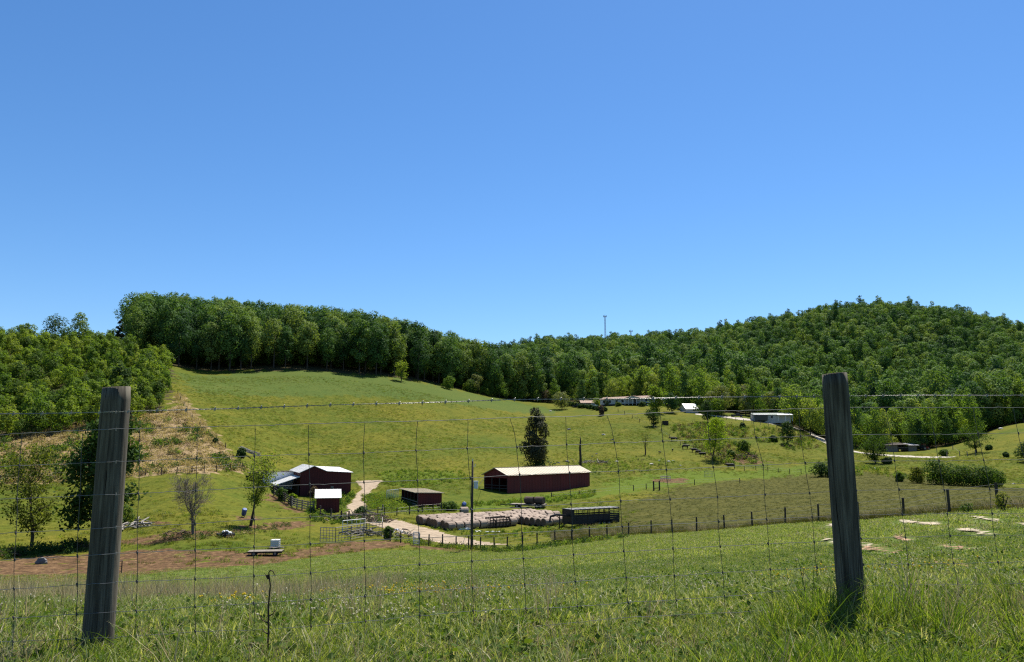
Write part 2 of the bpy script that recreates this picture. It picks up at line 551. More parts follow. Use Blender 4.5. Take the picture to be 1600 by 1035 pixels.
def ground_mat():
    m, nt, out = new_mat('meadow_ground')
    b = N(nt, 'ShaderNodeBsdfPrincipled')
    b.inputs['Roughness'].default_value = 0.95
    b.inputs['Specular IOR Level'].default_value = 0.04
    P = scaled_coord(nt, 1, 1, 1)
    big = noise(nt, P, 0.035, 4, 0.6)
    mid = noise(nt, P, 0.22, 4, 0.65, 0.4)
    fine = noise(nt, P, 1.6, 5, 0.7)
    tiny = noise(nt, P, 9.0, 4, 0.7)
    def msk(name, soft=0.18, amt=0.9):
        a = N(nt, 'ShaderNodeAttribute', attribute_name=name)
        k = math_n(nt, 'MULTIPLY_ADD', fine, amt, a.outputs['Fac'])
        k = math_n(nt, 'MULTIPLY_ADD', mid, amt * 0.6, k)
        lo = 0.5 + amt * 0.8 - soft
        r = N(nt, 'ShaderNodeMapRange', interpolation_type='SMOOTHSTEP')
        nt.links.new(k, r.inputs[0])
        r.inputs[1].default_value = lo
        r.inputs[2].default_value = lo + 2 * soft
        return r.outputs[0]
    # pasture: two greens and straw through three sizes of noise
    g1 = ramp(nt, mid, [(0.30, (0.046, 0.064, 0.009)), (0.5, (0.090, 0.098, 0.012)), (0.70, (0.140, 0.122, 0.020))])
    g2 = ramp(nt, big, [(0.35, (0.044, 0.076, 0.010)), (0.65, (0.118, 0.108, 0.014))])
    past = mixc(nt, 0.5, g1, g2)
    fc = ramp(nt, fine, [(0.3, (0.55, 0.6, 0.55)), (0.7, (1.35, 1.3, 1.25))])
    past = mixc(nt, 1.0, past, fc, 'MULTIPLY')
    near = ramp(nt, fine, [(0.28, (0.046, 0.074, 0.013)), (0.55, (0.090, 0.122, 0.026)), (0.75, (0.18, 0.180, 0.080))])
    c = mixc(nt, msk('near', 0.1, 0.2), past, near)
    olive = ramp(nt, mid, [(0.3, (0.046, 0.050, 0.011)), (0.7, (0.080, 0.076, 0.019))])
    olive = mixc(nt, 1.0, olive, ramp(nt, fine, [(0.3, (0.75, 0.78, 0.75)), (0.7, (1.2, 1.15, 1.1))]), 'MULTIPLY')
    c = mixc(nt, msk('olive', 0.4, 0.9), c, olive)
    fr = ramp(nt, fine, [(0.3, (0.038, 0.070, 0.016)), (0.7, (0.070, 0.104, 0.025))])
    c = mixc(nt, math_n(nt, 'MULTIPLY', msk('fresh', 0.4, 0.8), 0.7), c, fr)
    lush = ramp(nt, fine, [(0.3, (0.050, 0.084, 0.010)), (0.7, (0.092, 0.126, 0.014))])
    lk = math_n(nt, 'MULTIPLY', msk('lush', 0.4, 0.8), 0.8)
    c = mixc(nt, lk, c, lush)
    dry = ramp(nt, fine, [(0.25, (0.09, 0.085, 0.026)), (0.40, (0.18, 0.130, 0.068)), (0.7, (0.31, 0.225, 0.13))])
    c = mixc(nt, msk('dry', 0.2, 0.5), c, dry)
    dirt = ramp(nt, fine, [(0.34, (0.048, 0.030, 0.018)), (0.5, (0.092, 0.054, 0.029)), (0.62, (0.155, 0.095, 0.050)), (0.76, (0.32, 0.215, 0.12))])
    holes = N(nt, 'ShaderNodeMapRange', interpolation_type='SMOOTHSTEP')
    nt.links.new(noise(nt, P, 0.55, 5, 0.7, 0.6), holes.inputs[0])
    holes.inputs[1].default_value = 0.33
    holes.inputs[2].default_value = 0.45
    c = mixc(nt, math_n(nt, 'MULTIPLY', msk('dirt', 0.22, 1.0), holes.outputs[0]), c, dirt)
    wood = ramp(nt, fine, [(0.3, (0.030, 0.032, 0.012)), (0.7, (0.075, 0.058, 0.030))])
    c = mixc(nt, msk('wood', 0.15, 0.3), c, wood)
    c = mixc(nt, 0.5, c, mixc(nt, 1.0, c, ramp(nt, tiny, [(0.3, (0.55, 0.55, 0.55)), (0.7, (1.5, 1.5, 1.4))]), 'MULTIPLY'))
    nt.links.new(c, b.inputs['Base Color'])
    bp = N(nt, 'ShaderNodeBump')
    bp.inputs['Strength'].default_value = 0.8
    bp.inputs['Distance'].default_value = 0.25
    nt.links.new(fine, bp.inputs['Height'])
    bp2 = N(nt, 'ShaderNodeBump')
    bp2.inputs['Strength'].default_value = 0.7
    bp2.inputs['Distance'].default_value = 0.05
    nt.links.new(tiny, bp2.inputs['Height'])
    nt.links.new(bp.outputs[0], bp2.inputs['Normal'])
    nt.links.new(bp2.outputs[0], b.inputs['Normal'])
    nt.links.new(b.outputs[0], out.inputs['Surface'])
    return m

me.materials.append(ground_mat())
ground = link('ground', me)
tag(ground, 'rolling farmland with green pasture, brown scrub and worn red earth', kind='structure')

# ---------------------------------------------------------------- tracks and bare strips draped over the ground
def drape(name, poly, cell, mat, lift, label, wob=0.35):
    """a thin sheet over the ground inside a polygon, its edge frayed"""
    xs = [p[0] for p in poly]; ys = [p[1] for p in poly]
    x0, x1, y0, y1 = min(xs) - cell * 3, max(xs) + cell * 3, min(ys) - cell * 3, max(ys) + cell * 3
    nx, ny = int((x1 - x0) / cell) + 2, int((y1 - y0) / cell) + 2
    X, Y = np.meshgrid(x0 + cell * np.arange(nx), y0 + cell * np.arange(ny))
    X, Y = X.ravel(), Y.ravel()
    wx = wob * (np.sin(X / (cell * 9) + 2 * np.sin(Y / (cell * 13))) + 0.6 * np.sin(Y / (cell * 2.9) + X / (cell * 2.3)) + rng.normal(size=len(X)) * .35)
    wy = wob * (np.sin(Y / (cell * 4) + 2 * np.sin(X / (cell * 6))) + 0.6 * np.sin(X / (cell * 1.3) - Y * 2.3 / cell))
    ins = in_poly(poly, X + wx, Y + wy).reshape(ny, nx)
    face = ins[:-1, :-1] & ins[1:, :-1] & ins[:-1, 1:] & ins[1:, 1:]
    J = np.arange(nx * ny).reshape(ny, nx)
    fq = np.stack([J[:-1, :-1], J[:-1, 1:], J[1:, 1:], J[1:, :-1]], -1)[face]
    used = np.unique(fq)
    mp = -np.ones(nx * ny, int)
    mp[used] = np.arange(len(used))
    Z = height(X[used], Y[used]) + lift
    me = bpy.data.meshes.new(name)
    me.from_pydata(np.c_[X[used], Y[used], Z].tolist(), [], mp[fq].tolist())
    me.polygons.foreach_set('use_smooth', [True] * len(me.polygons))
    me.materials.append(mat)
    o = link(name, me)
    return tag(o, label, kind='structure')

def strip_poly(pts, widths):
    L, Rr = [], []
    for i, p in enumerate(pts):
        a = pts[max(i - 1, 0)]; b = pts[min(i + 1, len(pts) - 1)]
        dx, dy = b[0] - a[0], b[1] - a[1]
        l = math.hypot(dx, dy)
        nx, ny = -dy / l, dx / l
        w = widths[i] / 2
        L.append((p[0] + nx * w, p[1] + ny * w))
        Rr.append((p[0] - nx * w, p[1] - ny * w))
    return L + Rr[::-1]

def track_mat(name, a, b_, c_):
    m, nt, out = new_mat(name)
    b = N(nt, 'ShaderNodeBsdfPrincipled')
    b.inputs['Roughness'].default_value = 0.95
    P = scaled_coord(nt, 1, 1, 1)
    f = noise(nt, P, 0.9, 5, 0.7)
    f2 = noise(nt, P, 6.0, 4, 0.7)
    c = ramp(nt, f, [(0.28, a), (0.5, b_), (0.72, c_)])
    c = mixc(nt, 0.6, c, mixc(nt, 1.0, c, ramp(nt, f2, [(0.3, (0.6, 0.6, 0.6)), (0.7, (1.3, 1.3, 1.3))]), 'MULTIPLY'))
    nt.links.new(c, b.inputs['Base Color'])
    bp = N(nt, 'ShaderNodeBump')
    bp.inputs['Strength'].default_value = 0.6
    bp.inputs['Distance'].default_value = 0.08
    nt.links.new(f2, bp.inputs['Height'])
    nt.links.new(bp.outputs[0], b.inputs['Normal'])
    nt.links.new(b.outputs[0], out.inputs['Surface'])
    return m

M_TRACK = track_mat('tan_dirt', (0.15, 0.11, 0.066), (0.26, 0.195, 0.126), (0.35, 0.272, 0.187))
M_GRAVEL = track_mat('pale_gravel', (0.26, 0.225, 0.18), (0.35, 0.31, 0.26), (0.42, 0.385, 0.33))
M_SAND = track_mat('pale_sand', (0.20, 0.135, 0.075), (0.33, 0.265, 0.18), (0.42, 0.36, 0.26))
M_REDEARTH = track_mat('red_earth', (0.10, 0.05, 0.025), (0.26, 0.13, 0.07), (0.42, 0.27, 0.16))

drape('dirt_track', hpoly([(556, 751), (600, 751), (592, 757), (583, 768), (574, 779), (571, 800), (590, 809), (625, 814), (662, 824), (700, 834), (745, 845), (800, 855), (800, 859.5), (745, 856.5), (690, 850), (650, 840), (615, 829), (585, 822), (548, 812), (537, 800), (540, 790), (552, 776), (562, 766)], 95),
      0.45, M_TRACK, 0.03, 'pale tan dirt track winding between the barns and the hay bales', 0.3)
drape('gravel_drive', strip_poly([hit(px, py, 200)[:2] for px, py in ((1085, 647), (1120, 650), (1165, 655.5), (1200, 660.5), (1235, 667), (1262, 674), (1280, 684), (1296, 694), (1318, 702), (1340, 707), (1375, 711), (1410, 713), (1450, 714.5), (1490, 715))], [5, 6, 7, 7, 7, 6, 6, 6, 6, 7, 8, 8, 6, 5]),
      0.7, M_GRAVEL, 0.06, 'pale gravel drive climbing past the white house', 0.4)
for nm, mt, pts, lab in (
    ('sand_strip', M_SAND, [(1400, 813.5), (1420, 812.5), (1469, 820), (1466, 823.5), (1440, 822), (1418, 817.5)], 'pale sand strip on the near grass, close under the second fence post right of the tall post'),
    ('sand_strip', M_SAND, [(1505, 808.3), (1524, 808.3), (1566, 815.5), (1560, 818), (1540, 815)], 'pale sand strip farthest up the near grass on the right'),
    ('sand_strip', M_SAND, [(1484, 829), (1514, 827.5), (1535, 831), (1557, 837), (1544, 840.5), (1520, 834)], 'broad pale sand strip between two thinner strips on the near grass'),
    ('sand_strip', M_SAND, [(1586, 819), (1625, 820), (1625, 825.5), (1600, 824)], 'pale sand strip cut by the edge of the view'),
    ('sand_strip', M_SAND, [(1286, 820), (1312, 818.5), (1335, 822), (1330, 825.5), (1300, 823.5)], 'small pale sand strip directly behind the tall right post'),
    ('sand_strip', M_SAND, [(1279, 842.5), (1306, 841.5), (1352, 855), (1350, 862), (1310, 851)], 'pale sand strip ending behind the foot of the tall right post'),
    ('earth_strip', M_REDEARTH, [(1338, 850), (1360, 856), (1400, 867.5), (1395, 871.5), (1345, 862)], 'red and tan earth strip just right of the tall right post'),
    ('earth_strip', M_REDEARTH, [(1392, 837), (1409, 838.5), (1431, 845.5), (1424, 849), (1400, 843)], 'short red earth strip below the pale sand strip'),
    ('earth_strip', M_REDEARTH, [(1468, 853), (1484, 855), (1521, 862), (1512, 865), (1485, 859)], 'thin red earth strip in the middle of the near grass'),
    ('earth_strip', M_REDEARTH, [(1457, 880.5), (1477, 883), (1516, 890.5), (1502, 894.5), (1476, 889)], 'red earth strip nearest the viewer')):
    p = hpoly(pts, 4)
    big = max(max(abs(a[0] - b[0]), abs(a[1] - b[1])) for a in p for b in p)
    drape(nm, p, big / 120, mt, 0.05, lab, big / 70)
# ---------------------------------------------------------------- materials of the farm
def ribbed_mat(name, col, col2, rough=0.5, scale=0.8, metal=0.0, bump=0.0):
    return simple_mat(name, col, col2, scale, (1, 1, 0.22), rough, bump, 12, metal, (0.3, 0.75))

M_RED = ribbed_mat('red_barn_paint', (0.15, 0.020, 0.020), (0.095, 0.017, 0.017), 0.6)
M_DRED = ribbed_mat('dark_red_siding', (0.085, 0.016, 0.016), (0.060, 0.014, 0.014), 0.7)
M_TANROOF = ribbed_mat('tan_roof_sheet', (0.41, 0.35, 0.24), (0.32, 0.27, 0.185), 0.5)
M_WROOF = ribbed_mat('white_roof_sheet', (0.68, 0.67, 0.64), (0.54, 0.53, 0.51), 0.45)
M_GALV = ribbed_mat('galvanised_sheet', (0.55, 0.58, 0.62), (0.40, 0.43, 0.47), 0.5)
M_DARKWOOD = simple_mat('dark_weathered_wood', (0.065, 0.052, 0.042), (0.035, 0.028, 0.024), 4, (1, 1, 0.3), 0.9, 0.5)
M_GREYWOOD = simple_mat('grey_weathered_wood', (0.24, 0.21, 0.17), (0.13, 0.11, 0.09), 5, (1, 1, 0.3), 0.9, 0.5)
M_INSIDE = simple_mat('bare_earth_floor', (0.11, 0.085, 0.06), (0.07, 0.055, 0.04), 2)
M_BLACKSTEEL = simple_mat('black_painted_steel', (0.016, 0.016, 0.018), (0.03, 0.028, 0.028), 4, rough=0.45, bump=0.05)
M_STEEL = simple_mat('dull_steel_tube', (0.34, 0.33, 0.31), (0.20, 0.17, 0.14), 3, rough=0.5, bump=0.05, metal=0.3)
M_RUBBER = simple_mat('black_rubber', (0.014, 0.014, 0.014), (0.025, 0.025, 0.025), 6, rough=0.85, bump=0.1)
M_WHITE = simple_mat('white_paint', (0.76, 0.75, 0.72), (0.66, 0.65, 0.62), 2, rough=0.5, bump=0.05)
M_WHITEPLASTIC = simple_mat('milky_plastic', (0.78, 0.77, 0.74), (0.68, 0.67, 0.64), 2, rough=0.4, bump=0.0)
M_BLUE = simple_mat('blue_plastic', (0.035, 0.075, 0.23), (0.05, 0.10, 0.27), 3, rough=0.35, bump=0.02)
M_HAY = simple_mat('weathered_hay', (0.36, 0.285, 0.225), (0.21, 0.16, 0.122), 3.2, (1, 6, 6), 0.95, 0.9, 10, dist=0.05, rnd=0.18)
M_HAYEND = simple_mat('bale_end_hay', (0.15, 0.105, 0.07), (0.08, 0.055, 0.038), 5, (1, 1, 1), 0.95, 0.9, 14, dist=0.05)
M_ROCK = simple_mat('pale_field_rock', (0.52, 0.50, 0.46), (0.33, 0.31, 0.28), 3, rough=0.9, bump=0.8)
M_DROCK = simple_mat('dark_field_rock', (0.16, 0.16, 0.165), (0.09, 0.09, 0.09), 3, rough=0.9, bump=0.8)
M_GLASS = simple_mat('dark_window_glass', (0.02, 0.025, 0.03), (0.03, 0.035, 0.04), 1, rough=0.12, bump=0.0)
M_BROWNROOF = ribbed_mat('brown_roof', (0.30, 0.205, 0.155), (0.23, 0.16, 0.12), 0.8)
M_GREENROOF = ribbed_mat('grey_green_roof', (0.15, 0.185, 0.165), (0.11, 0.14, 0.12), 0.6)
M_GREYROOF = ribbed_mat('grey_roof', (0.28, 0.28, 0.29), (0.2, 0.2, 0.21), 0.6)
M_SIDING = ribbed_mat('white_siding', (0.46, 0.46, 0.45), (0.38, 0.38, 0.37), 0.6)
M_BARK = simple_mat('grey_brown_bark', (0.075, 0.060, 0.045), (0.035, 0.028, 0.022), 6, (1, 1, 0.25), 0.95, 0.8, dist=0.03)
M_GREYBARK = simple_mat('pale_grey_bark', (0.21, 0.18, 0.145), (0.11, 0.092, 0.075), 6, (1, 1, .25), .95, .6)
M_DEADWOOD = simple_mat('bleached_dead_wood', (0.36, 0.33, 0.29), (0.17, 0.15, 0.13), 5, (1, 1, 0.4), 0.9, 0.6)
M_BRUSHWOOD = simple_mat('brown_brushwood', (0.17, 0.12, 0.085), (0.07, 0.048, 0.036), 5, (1, 1, 0.4), 0.9, 0.6)

L_WOOD = leaf_mat('woodland_leaf', [(0.030, 0.070, 0.024), (0.056, 0.112, 0.031), (0.094, 0.158, 0.038), (0.150, 0.198, 0.050)], 0.27, 0.85)
L_HILL = leaf_mat('hill_leaf', [(0.032, 0.076, 0.027), (0.064, 0.122, 0.033), (0.098, 0.168, 0.040), (0.150, 0.205, 0.052)], 0.27, 0.9)
L_YOUNG = leaf_mat('young_leaf', [(0.066, 0.115, 0.020), (0.098, 0.155, 0.023), (0.135, 0.190, 0.026), (0.165, 0.205, 0.036)], 0.42, 0.8)
L_BRIGHT = leaf_mat('bright_leaf', [(0.11, 0.175, 0.014), (0.145, 0.21, 0.016), (0.175, 0.22, 0.022)], 0.5, 0.2)
L_FOOT = leaf_mat('foot_leaf', [(0.070, 0.122, 0.026), (0.110, 0.178, 0.034), (0.160, 0.220, 0.040), (0.215, 0.250, 0.060)], 0.40, 0.85)
L_PALE = leaf_mat('pale_leaf', [(0.11, 0.135, 0.045), (0.15, 0.165, 0.06), (0.17, 0.175, 0.07)], 0.35, 0.3)
L_DARK = leaf_mat('dark_leaf', [(0.022, 0.046, 0.014), (0.034, 0.066, 0.016), (0.052, 0.088, 0.018)], 0.28, 0.2)
L_CEDAR = leaf_mat('cedar_leaf', [(0.026, 0.034, 0.018), (0.042, 0.046, 0.024), (0.062, 0.060, 0.032)], 0.15, 0.2)
L_YELLOW = leaf_mat('yellowish_leaf', [(0.085, 0.105, 0.018), (0.125, 0.140, 0.022), (0.16, 0.16, 0.03)], 0.40, 0.2)
L_OLIVE = leaf_mat('olive_leaf', [(0.040, 0.056, 0.012), (0.070, 0.088, 0.016), (0.13, 0.145, 0.022)], 0.38, 0.1)
L_SHRUB = leaf_mat('shrub_leaf', [(0.036, 0.070, 0.014), (0.055, 0.095, 0.016), (0.095, 0.140, 0.022)], 0.33, 0.4)
L_BROWN = leaf_mat('brownish_leaf', [(0.05, 0.035, 0.025), (0.09, 0.055, 0.04), (0.11, 0.09, 0.045)], 0.2, 0.2)

# ---------------------------------------------------------------- trees
def leaf_quads(P, Nn, S, r, aspect=0.62):
    """diamond leaves: centres P, facing Nn, size S"""
    n = len(P)
    t = r.normal(size=(n, 3))
    t -= Nn * (t * Nn).sum(1, keepdims=True)
    t /= np.linalg.norm(t, axis=1, keepdims=True) + 1e-9
    b = np.cross(Nn, t)
    S = S[:, None]
    k = r.uniform(0.35, 0.65, (n, 1))
    v = np.stack([P - t * S * .5, P + b * S * aspect * .5 + t * S * (k - .5) * .6, P + t * S * .5, P - b * S * aspect * .5 - t * S * (k - .5) * .4], 1)
    return v.reshape(-1, 3)

def quad_mesh(name, V, mat):
    me = bpy.data.meshes.new(name)
    n = len(V)
    me.vertices.add(n)
    me.vertices.foreach_set('co', np.asarray(V, np.float32).ravel())
    me.loops.add(n)
    me.polygons.add(n // 4)
    me.loops.foreach_set('vertex_index', np.arange(n))
    me.polygons.foreach_set('loop_start', np.arange(0, n, 4))
    me.materials.append(mat)
    me.update(calc_edges=True)
    return me

def unit(v):
    return v / (np.linalg.norm(v, axis=1, keepdims=True) + 1e-9)

def crown_points(r, H, W, base, lobes, n, shape='round'):
    """points and outward directions of leaves on the shells of many lobes"""
    cs, rs = [], []
    hb = H * base
    for i in range(lobes):
        t = (i + r.uniform(0, 1)) / lobes
        h = hb + (H - hb) * (0.10 + 0.84 * t)
        if shape == 'round':
            env = math.sqrt(max(0.0, 1 - (2 * t - 0.95) ** 2)) * 0.98
        elif shape == 'oval':
            env = math.sin(math.pi * min(1, 0.14 + 0.84 * t)) ** 0.6
        elif shape == 'cone':
            env = (1 - t) ** 0.72 + 0.06
        else:
            env = min(1.0, 0.55 + t) * (1 if t < .8 else .7)
        a = i * 2.399 + r.uniform(-.5, .5)
        q = r.uniform(0.25, 1) ** 0.5 * env * W * 0.36
        cs.append((q * math.cos(a), q * math.sin(a), h))
        rs.append(W * r.uniform(0.17, 0.30) * (0.5 + 0.5 * env) + 0.02 * W)
    cs, rs = np.array(cs), np.array(rs)
    k = r.choice(lobes, n, p=rs ** 2 / (rs ** 2).sum())
    d = unit(r.normal(size=(n, 3)) * [1, 1, 1] + [0, 0, 0.25])
    rad = rs[k] * (1 - 0.45 * r.uniform(0, 1, n) ** 2) * r.choice([1, 1, 1, 1.18], n)
    P = cs[k] + d * rad[:, None] * np.array([1, 1, 0.86])
    return P, d

def crown_mesh(name, r, H, W, base, lobes, n, leaf, mat, shape='round'):
    P, d = crown_points(r, H, W, base, lobes, n, shape)
    cdir = unit((P - [0, 0, H * (base * .6 + .4)]) / [W * .5, W * .5, H * .5 * (1 - base * .6)])
    Nn = unit(d * .75 + cdir * .75 + r.normal(size=d.shape) * 0.52 + [0, 0, 0.1])
    S = leaf * r.uniform(0.6, 1.35, n)
    return quad_mesh(name, leaf_quads(P, Nn, S, r), mat)

def trunk_mesh(name, r, H, base, rad, W, limbs=5, mat=None):
    m = MB()
    lean = r.uniform(-.03, .03, 2) * H
    pts = [(0, 0, -0.4), (0, 0, 0.2), (lean[0] * .4, lean[1] * .4, H * .35), (lean[0], lean[1], H * .82)]
    m.tube(pts, [rad * 1.35, rad * 1.1, rad * .75, rad * .2], 7)
    for i in range(limbs):
        t = base + (0.72 - base) * i / max(1, limbs - 1) * r.uniform(.85, 1)
        a = i * 2.4 + r.uniform(-.4, .4)
        L = W * r.uniform(.25, .4)
        z = H * t
        m.tube([(lean[0] * t, lean[1] * t, z), (L * .5 * math.cos(a), L * .5 * math.sin(a), z + L * .35), (L * math.cos(a), L * math.sin(a), z + L * .9)], [rad * .4, rad * .26, rad * .08], 5)
    return m.mesh(name, mat or M_BARK, True)

class Kind:
    def __init__(s, H, W, base, shape, mat, n, leaf, seed, lobes=16, rad=0.28):
        r = np.random.default_rng(seed)
        s.H, s.W = H, W
        s.crown = crown_mesh('crown', r, H, W, base, lobes, n, leaf, mat, shape)
        s.trunk = trunk_mesh('trunk', r, H, base, rad, W)

KR = [Kind(25, 13, .13, 'round', L_WOOD, 2600, .85, 11, 13, .32), Kind(26, 11, .10, 'oval', L_WOOD, 2500, .8, 12, 14, .30),
      Kind(23, 12, .22, 'round', L_WOOD, 2500, .85, 13, 11, .34), Kind(24, 9.5, .12, 'oval', L_WOOD, 2200, .8, 14, 13, .28)]
KH = [Kind(19, 10.8, .15, 'round', L_HILL, 2200, .78, 21, 8), Kind(21, 9.6, .12, 'oval', L_HILL, 2200, .75, 22, 9),
      Kind(21, 8.8, .10, 'cone', L_HILL, 1900, .72, 23, 12), Kind(16, 11, .2, 'round', L_HILL, 2200, .8, 24, 7),
      Kind(24, 9.2, .10, 'cone', L_HILL, 2000, .75, 25, 12)]
KY = [Kind(7.0, 5.0, .08, 'oval', L_YOUNG, 1100, .46, 31, 8, .08), Kind(8.0, 4.6, .06, 'cone', L_YOUNG, 1100, .44, 32, 9, .08),
      Kind(5.6, 5.4, .04, 'round', L_YOUNG, 1100, .46, 33, 7, .07), Kind(6.5, 4.8, .10, 'oval', L_SHRUB, 1100, .44, 34, 8, .08)]
KB = [Kind(15, 9.5, .08, 'oval', L_FOOT, 2300, .60, 41, 10, .18), Kind(17, 8.5, .06, 'cone', L_FOOT, 2300, .58, 42, 12, .18),
      Kind(11, 8.0, .10, 'round', L_PALE, 1900, .54, 43, 8, .16), Kind(18, 9.5, .08, 'cone', L_HILL, 2300, .62, 44, 12, .2)]

def fill(poly_d, sp, r, margin=0):
    poly = dpoly(poly_d)
    xs = [p[0] for p in poly]; ys = [p[1] for p in poly]
    X, Y = np.meshgrid(np.arange(min(xs), max(xs), sp), np.arange(min(ys), max(ys), sp * .87))
    X = X + (np.arange(X.shape[0])[:, None] % 2) * sp / 2
    X = (X + r.uniform(-.42, .42, X.shape) * sp).ravel()
    Y = (Y + r.uniform(-.42, .42, Y.shape) * sp).ravel()
    k = in_poly(poly, X, Y)
    return X[k], Y[k]

TREES = []      # x, y, z, scale, rot, kind, area
def plant(poly, sp, kinds, weights, area, smin, smax, seed, zoff=0.0):
    r = np.random.default_rng(seed)
    X, Y = fill(poly, sp, r)
    Z = height(X, Y)
    keep = np.ones(len(X))
    if area in ('young', 'ridge'):
        keep = .5 + .5 * np.sin(X * .11 + 2 * np.sin(Y * .07)) * np.sin(Y * .13 + 1.3 * np.sin(X * .09))
    for x, y, z, kp in zip(X, Y, Z, keep):
        if area == 'young' and r.random() > .45 + .75 * kp:
            continue
        k = kinds[r.choice(len(kinds), p=weights)]
        TREES.append([x, y, z + zoff, r.uniform(smin, smax), r.uniform(0, 6.28), k, area])

plant(F_RIDGE, 7.6, KR, [.3, .3, .2, .2], 'ridge', 0.74, 1.14, 1)
F_LOW = F_HILL[:2] + [(px, d + 34) for px, d in F_HILL[2:11]] + [(px, d + 75) for px, d in F_HILL[1:11]][::-1]
F_LOW = [(max(px, 770), d) for px, d in F_LOW]
F_UP = [(px, d + 75) for px, d in F_HILL[1:11]] + F_HILL[11:]
plant(F_LOW, 10.8, KH, [.26, .24, .2, .12, .18], 'hill', 0.9, 1.6, 2)
plant(F_UP, 9.8, KH, [.28, .24, .14, .2, .14], 'hill', 0.78, 1.36, 8)
plant(F_YOUNG, 4.3, KY, [.33, .25, .22, .2], 'young', 0.45, 1.35, 3)
# the bright younger belt along the foot of the hill
plant([(905, 398), (1000, 382), (1060, 366), (1120, 342), (1200, 342), (1260, 322), (1310, 306), (1420, 310), (1500, 316), (1600, 338), (1700, 345), (1700, 392), (1540, 376), (1420, 370), (1300, 368), (1200, 394), (1060, 412), (905, 440)], 7.6, KB, [.32, .34, .1, .24], 'foot', 0.7, 1.3, 4)
# low growth along the lower end of the ridge wood
plant([(690, 366), (800, 398), (900, 425), (905, 440), (790, 412), (690, 378)], 5.0, KB + KY, [.1, .1, .1, .1, .15, .15, .15, .15], 'edge', 0.5, 0.9, 5)

# undergrowth below the edge of the ridge wood
plant([(px, d + 11) for px, d in F_RIDGE[:9]] + [(px, d + 70) for px, d in F_RIDGE[:9]][::-1], 4.6, [KY[2], KY[3], KY[0]], [.3, .5, .2], 'edge', 0.7, 1.35, 6)

plant([(1040, 372), (1170, 352), (1300, 318), (1480, 318), (1620, 342), (1620, 360), (1480, 334), (1300, 336), (1170, 368), (1040, 390)], 4.6, [KY[2], KY[3], KY[0]], [.4, .35, .25], 'foot', 0.6, 1.0, 9)
# which trees show largest: paint their outlines far to near on a coarse raster and count
def visible_counts(T):
    Wd, Hd = 1600, 1035
    idb = -np.ones((Hd, Wd), np.int32)
    order = sorted(range(len(T)), key=lambda i: -(T[i][0] ** 2 + T[i][1] ** 2))
    sp, cp = math.sin(PITCH), math.cos(PITCH)
    for i in order:
        x, y, z, s, _, k, _a = T[i]
        h, w = k.H * s, k.W * s
        zc = z + h * .58
        dep = y * cp + zc * sp
        px = 800 + FPX * x / dep
        py = 517.5 - FPX * (-y * sp + zc * cp) / dep
        rx, ry = FPX * w * .45 / dep, FPX * h * .40 / dep
        x0, x1, y0, y1 = int(px - rx), int(px + rx) + 1, int(py - ry), int(py + ry) + 1
        x0, x1, y0, y1 = max(x0, 0), min(x1, Wd), max(y0, 0), min(y1, Hd)
        if x0 >= x1 or y0 >= y1:
            continue
        yy, xx = np.mgrid[y0:y1, x0:x1]
        m = ((xx - px) / rx) ** 2 + ((yy - py) / ry) ** 2 < 1
        idb[y0:y1, x0:x1][m] = i
    c = np.bincount(idb[idb >= 0], minlength=len(T))
    return c

CNT = visible_counts(TREES)
by = {}
for i, t in enumerate(TREES):
    by.setdefault('young' if t[6] == 'young' else 'big', []).append(i)
SINGLE = set()
for key, lim in (('big', 235), ('young', 200)):
    SINGLE |= set(sorted(by[key], key=lambda i: -CNT[i])[:lim])

SHAPE = {}
for k_, w_ in zip(KR, ('broad', 'tall oval', 'wide', 'narrow')):
    SHAPE[id(k_)] = w_
for k_, w_ in zip(KH, ('broad domed', 'oval', 'pointed', 'low round', 'tall pointed')):
    SHAPE[id(k_)] = w_
for k_, w_ in zip(KY, ('oval', 'pointed', 'round', 'darker')):
    SHAPE[id(k_)] = w_
for k_, w_ in zip(KB, ('bright oval', 'bright pointed', 'pale round', 'darker pointed')):
    SHAPE[id(k_)] = w_
GRP = {'ridge': 'trees of the wood above the pasture', 'hill': 'trees of the big wooded hill', 'foot': 'younger trees along the foot of the hill', 'edge': 'low trees at the lower end of the wood', 'young': 'young trees of the thicket'}
def wood_label(x, y, k, area):
    px = 800 + FPX * x / y
    sh_ = SHAPE[id(k)]
    if area in ('hill', 'foot'):
        for lim, w in ((905, 'where it meets the ridge wood'), (1030, 'above the long house'), (1150, 'above the white roofed shed'), (1275, 'above the white house'), (1345, 'behind the tall right post'), (1470, 'above the open shed'), (9999, 'above the grassy slope')):
            if px < lim:
                break
        if area == 'foot':
            return '%s younger tree at the wooded hill foot, %s' % (sh_, w)
        row = 'low on' if y < 470 else ('halfway up' if y < 620 else 'high on')
        return '%s tree %s the wooded hill, %s' % (sh_, row, w)
    if area == 'ridge':
        for lim, w in ((300, 'at its left end'), (430, 'left of its middle'), (560, 'in its middle'), (700, 'where it starts to fall'), (9999, 'at its low far end')):
            if px < lim:
                break
        return '%s %s tree of the wood above the pasture, %s' % (sh_, 'front row' if CNTROW(x, y) else 'rear row', w)
    if area == 'edge':
        return '%s low tree at the wood edge, %s' % (sh_, 'beside its low far end' if px > 640 else 'under the taller trunks')
    row = 'at the bottom of' if y < 205 else ('halfway up' if y < 260 else 'at the top of')
    w = 'far left' if px < 60 else ('left of the post' if px < 150 else ('behind the post' if px < 205 else 'by the pasture'))
    return '%s young tree %s the thicket slope, %s' % (sh_, row, w)
def CNTROW(x, y):
    px = 800 + FPX * x / y
    return y < np.interp(px, [p_[0] for p_ in F_RIDGE[:9]], [p_[1] for p_ in F_RIDGE[:9]]) + 14
protos = {}
rest = {'big': [], 'young': []}
ALLK = KR + KH + KB + KY
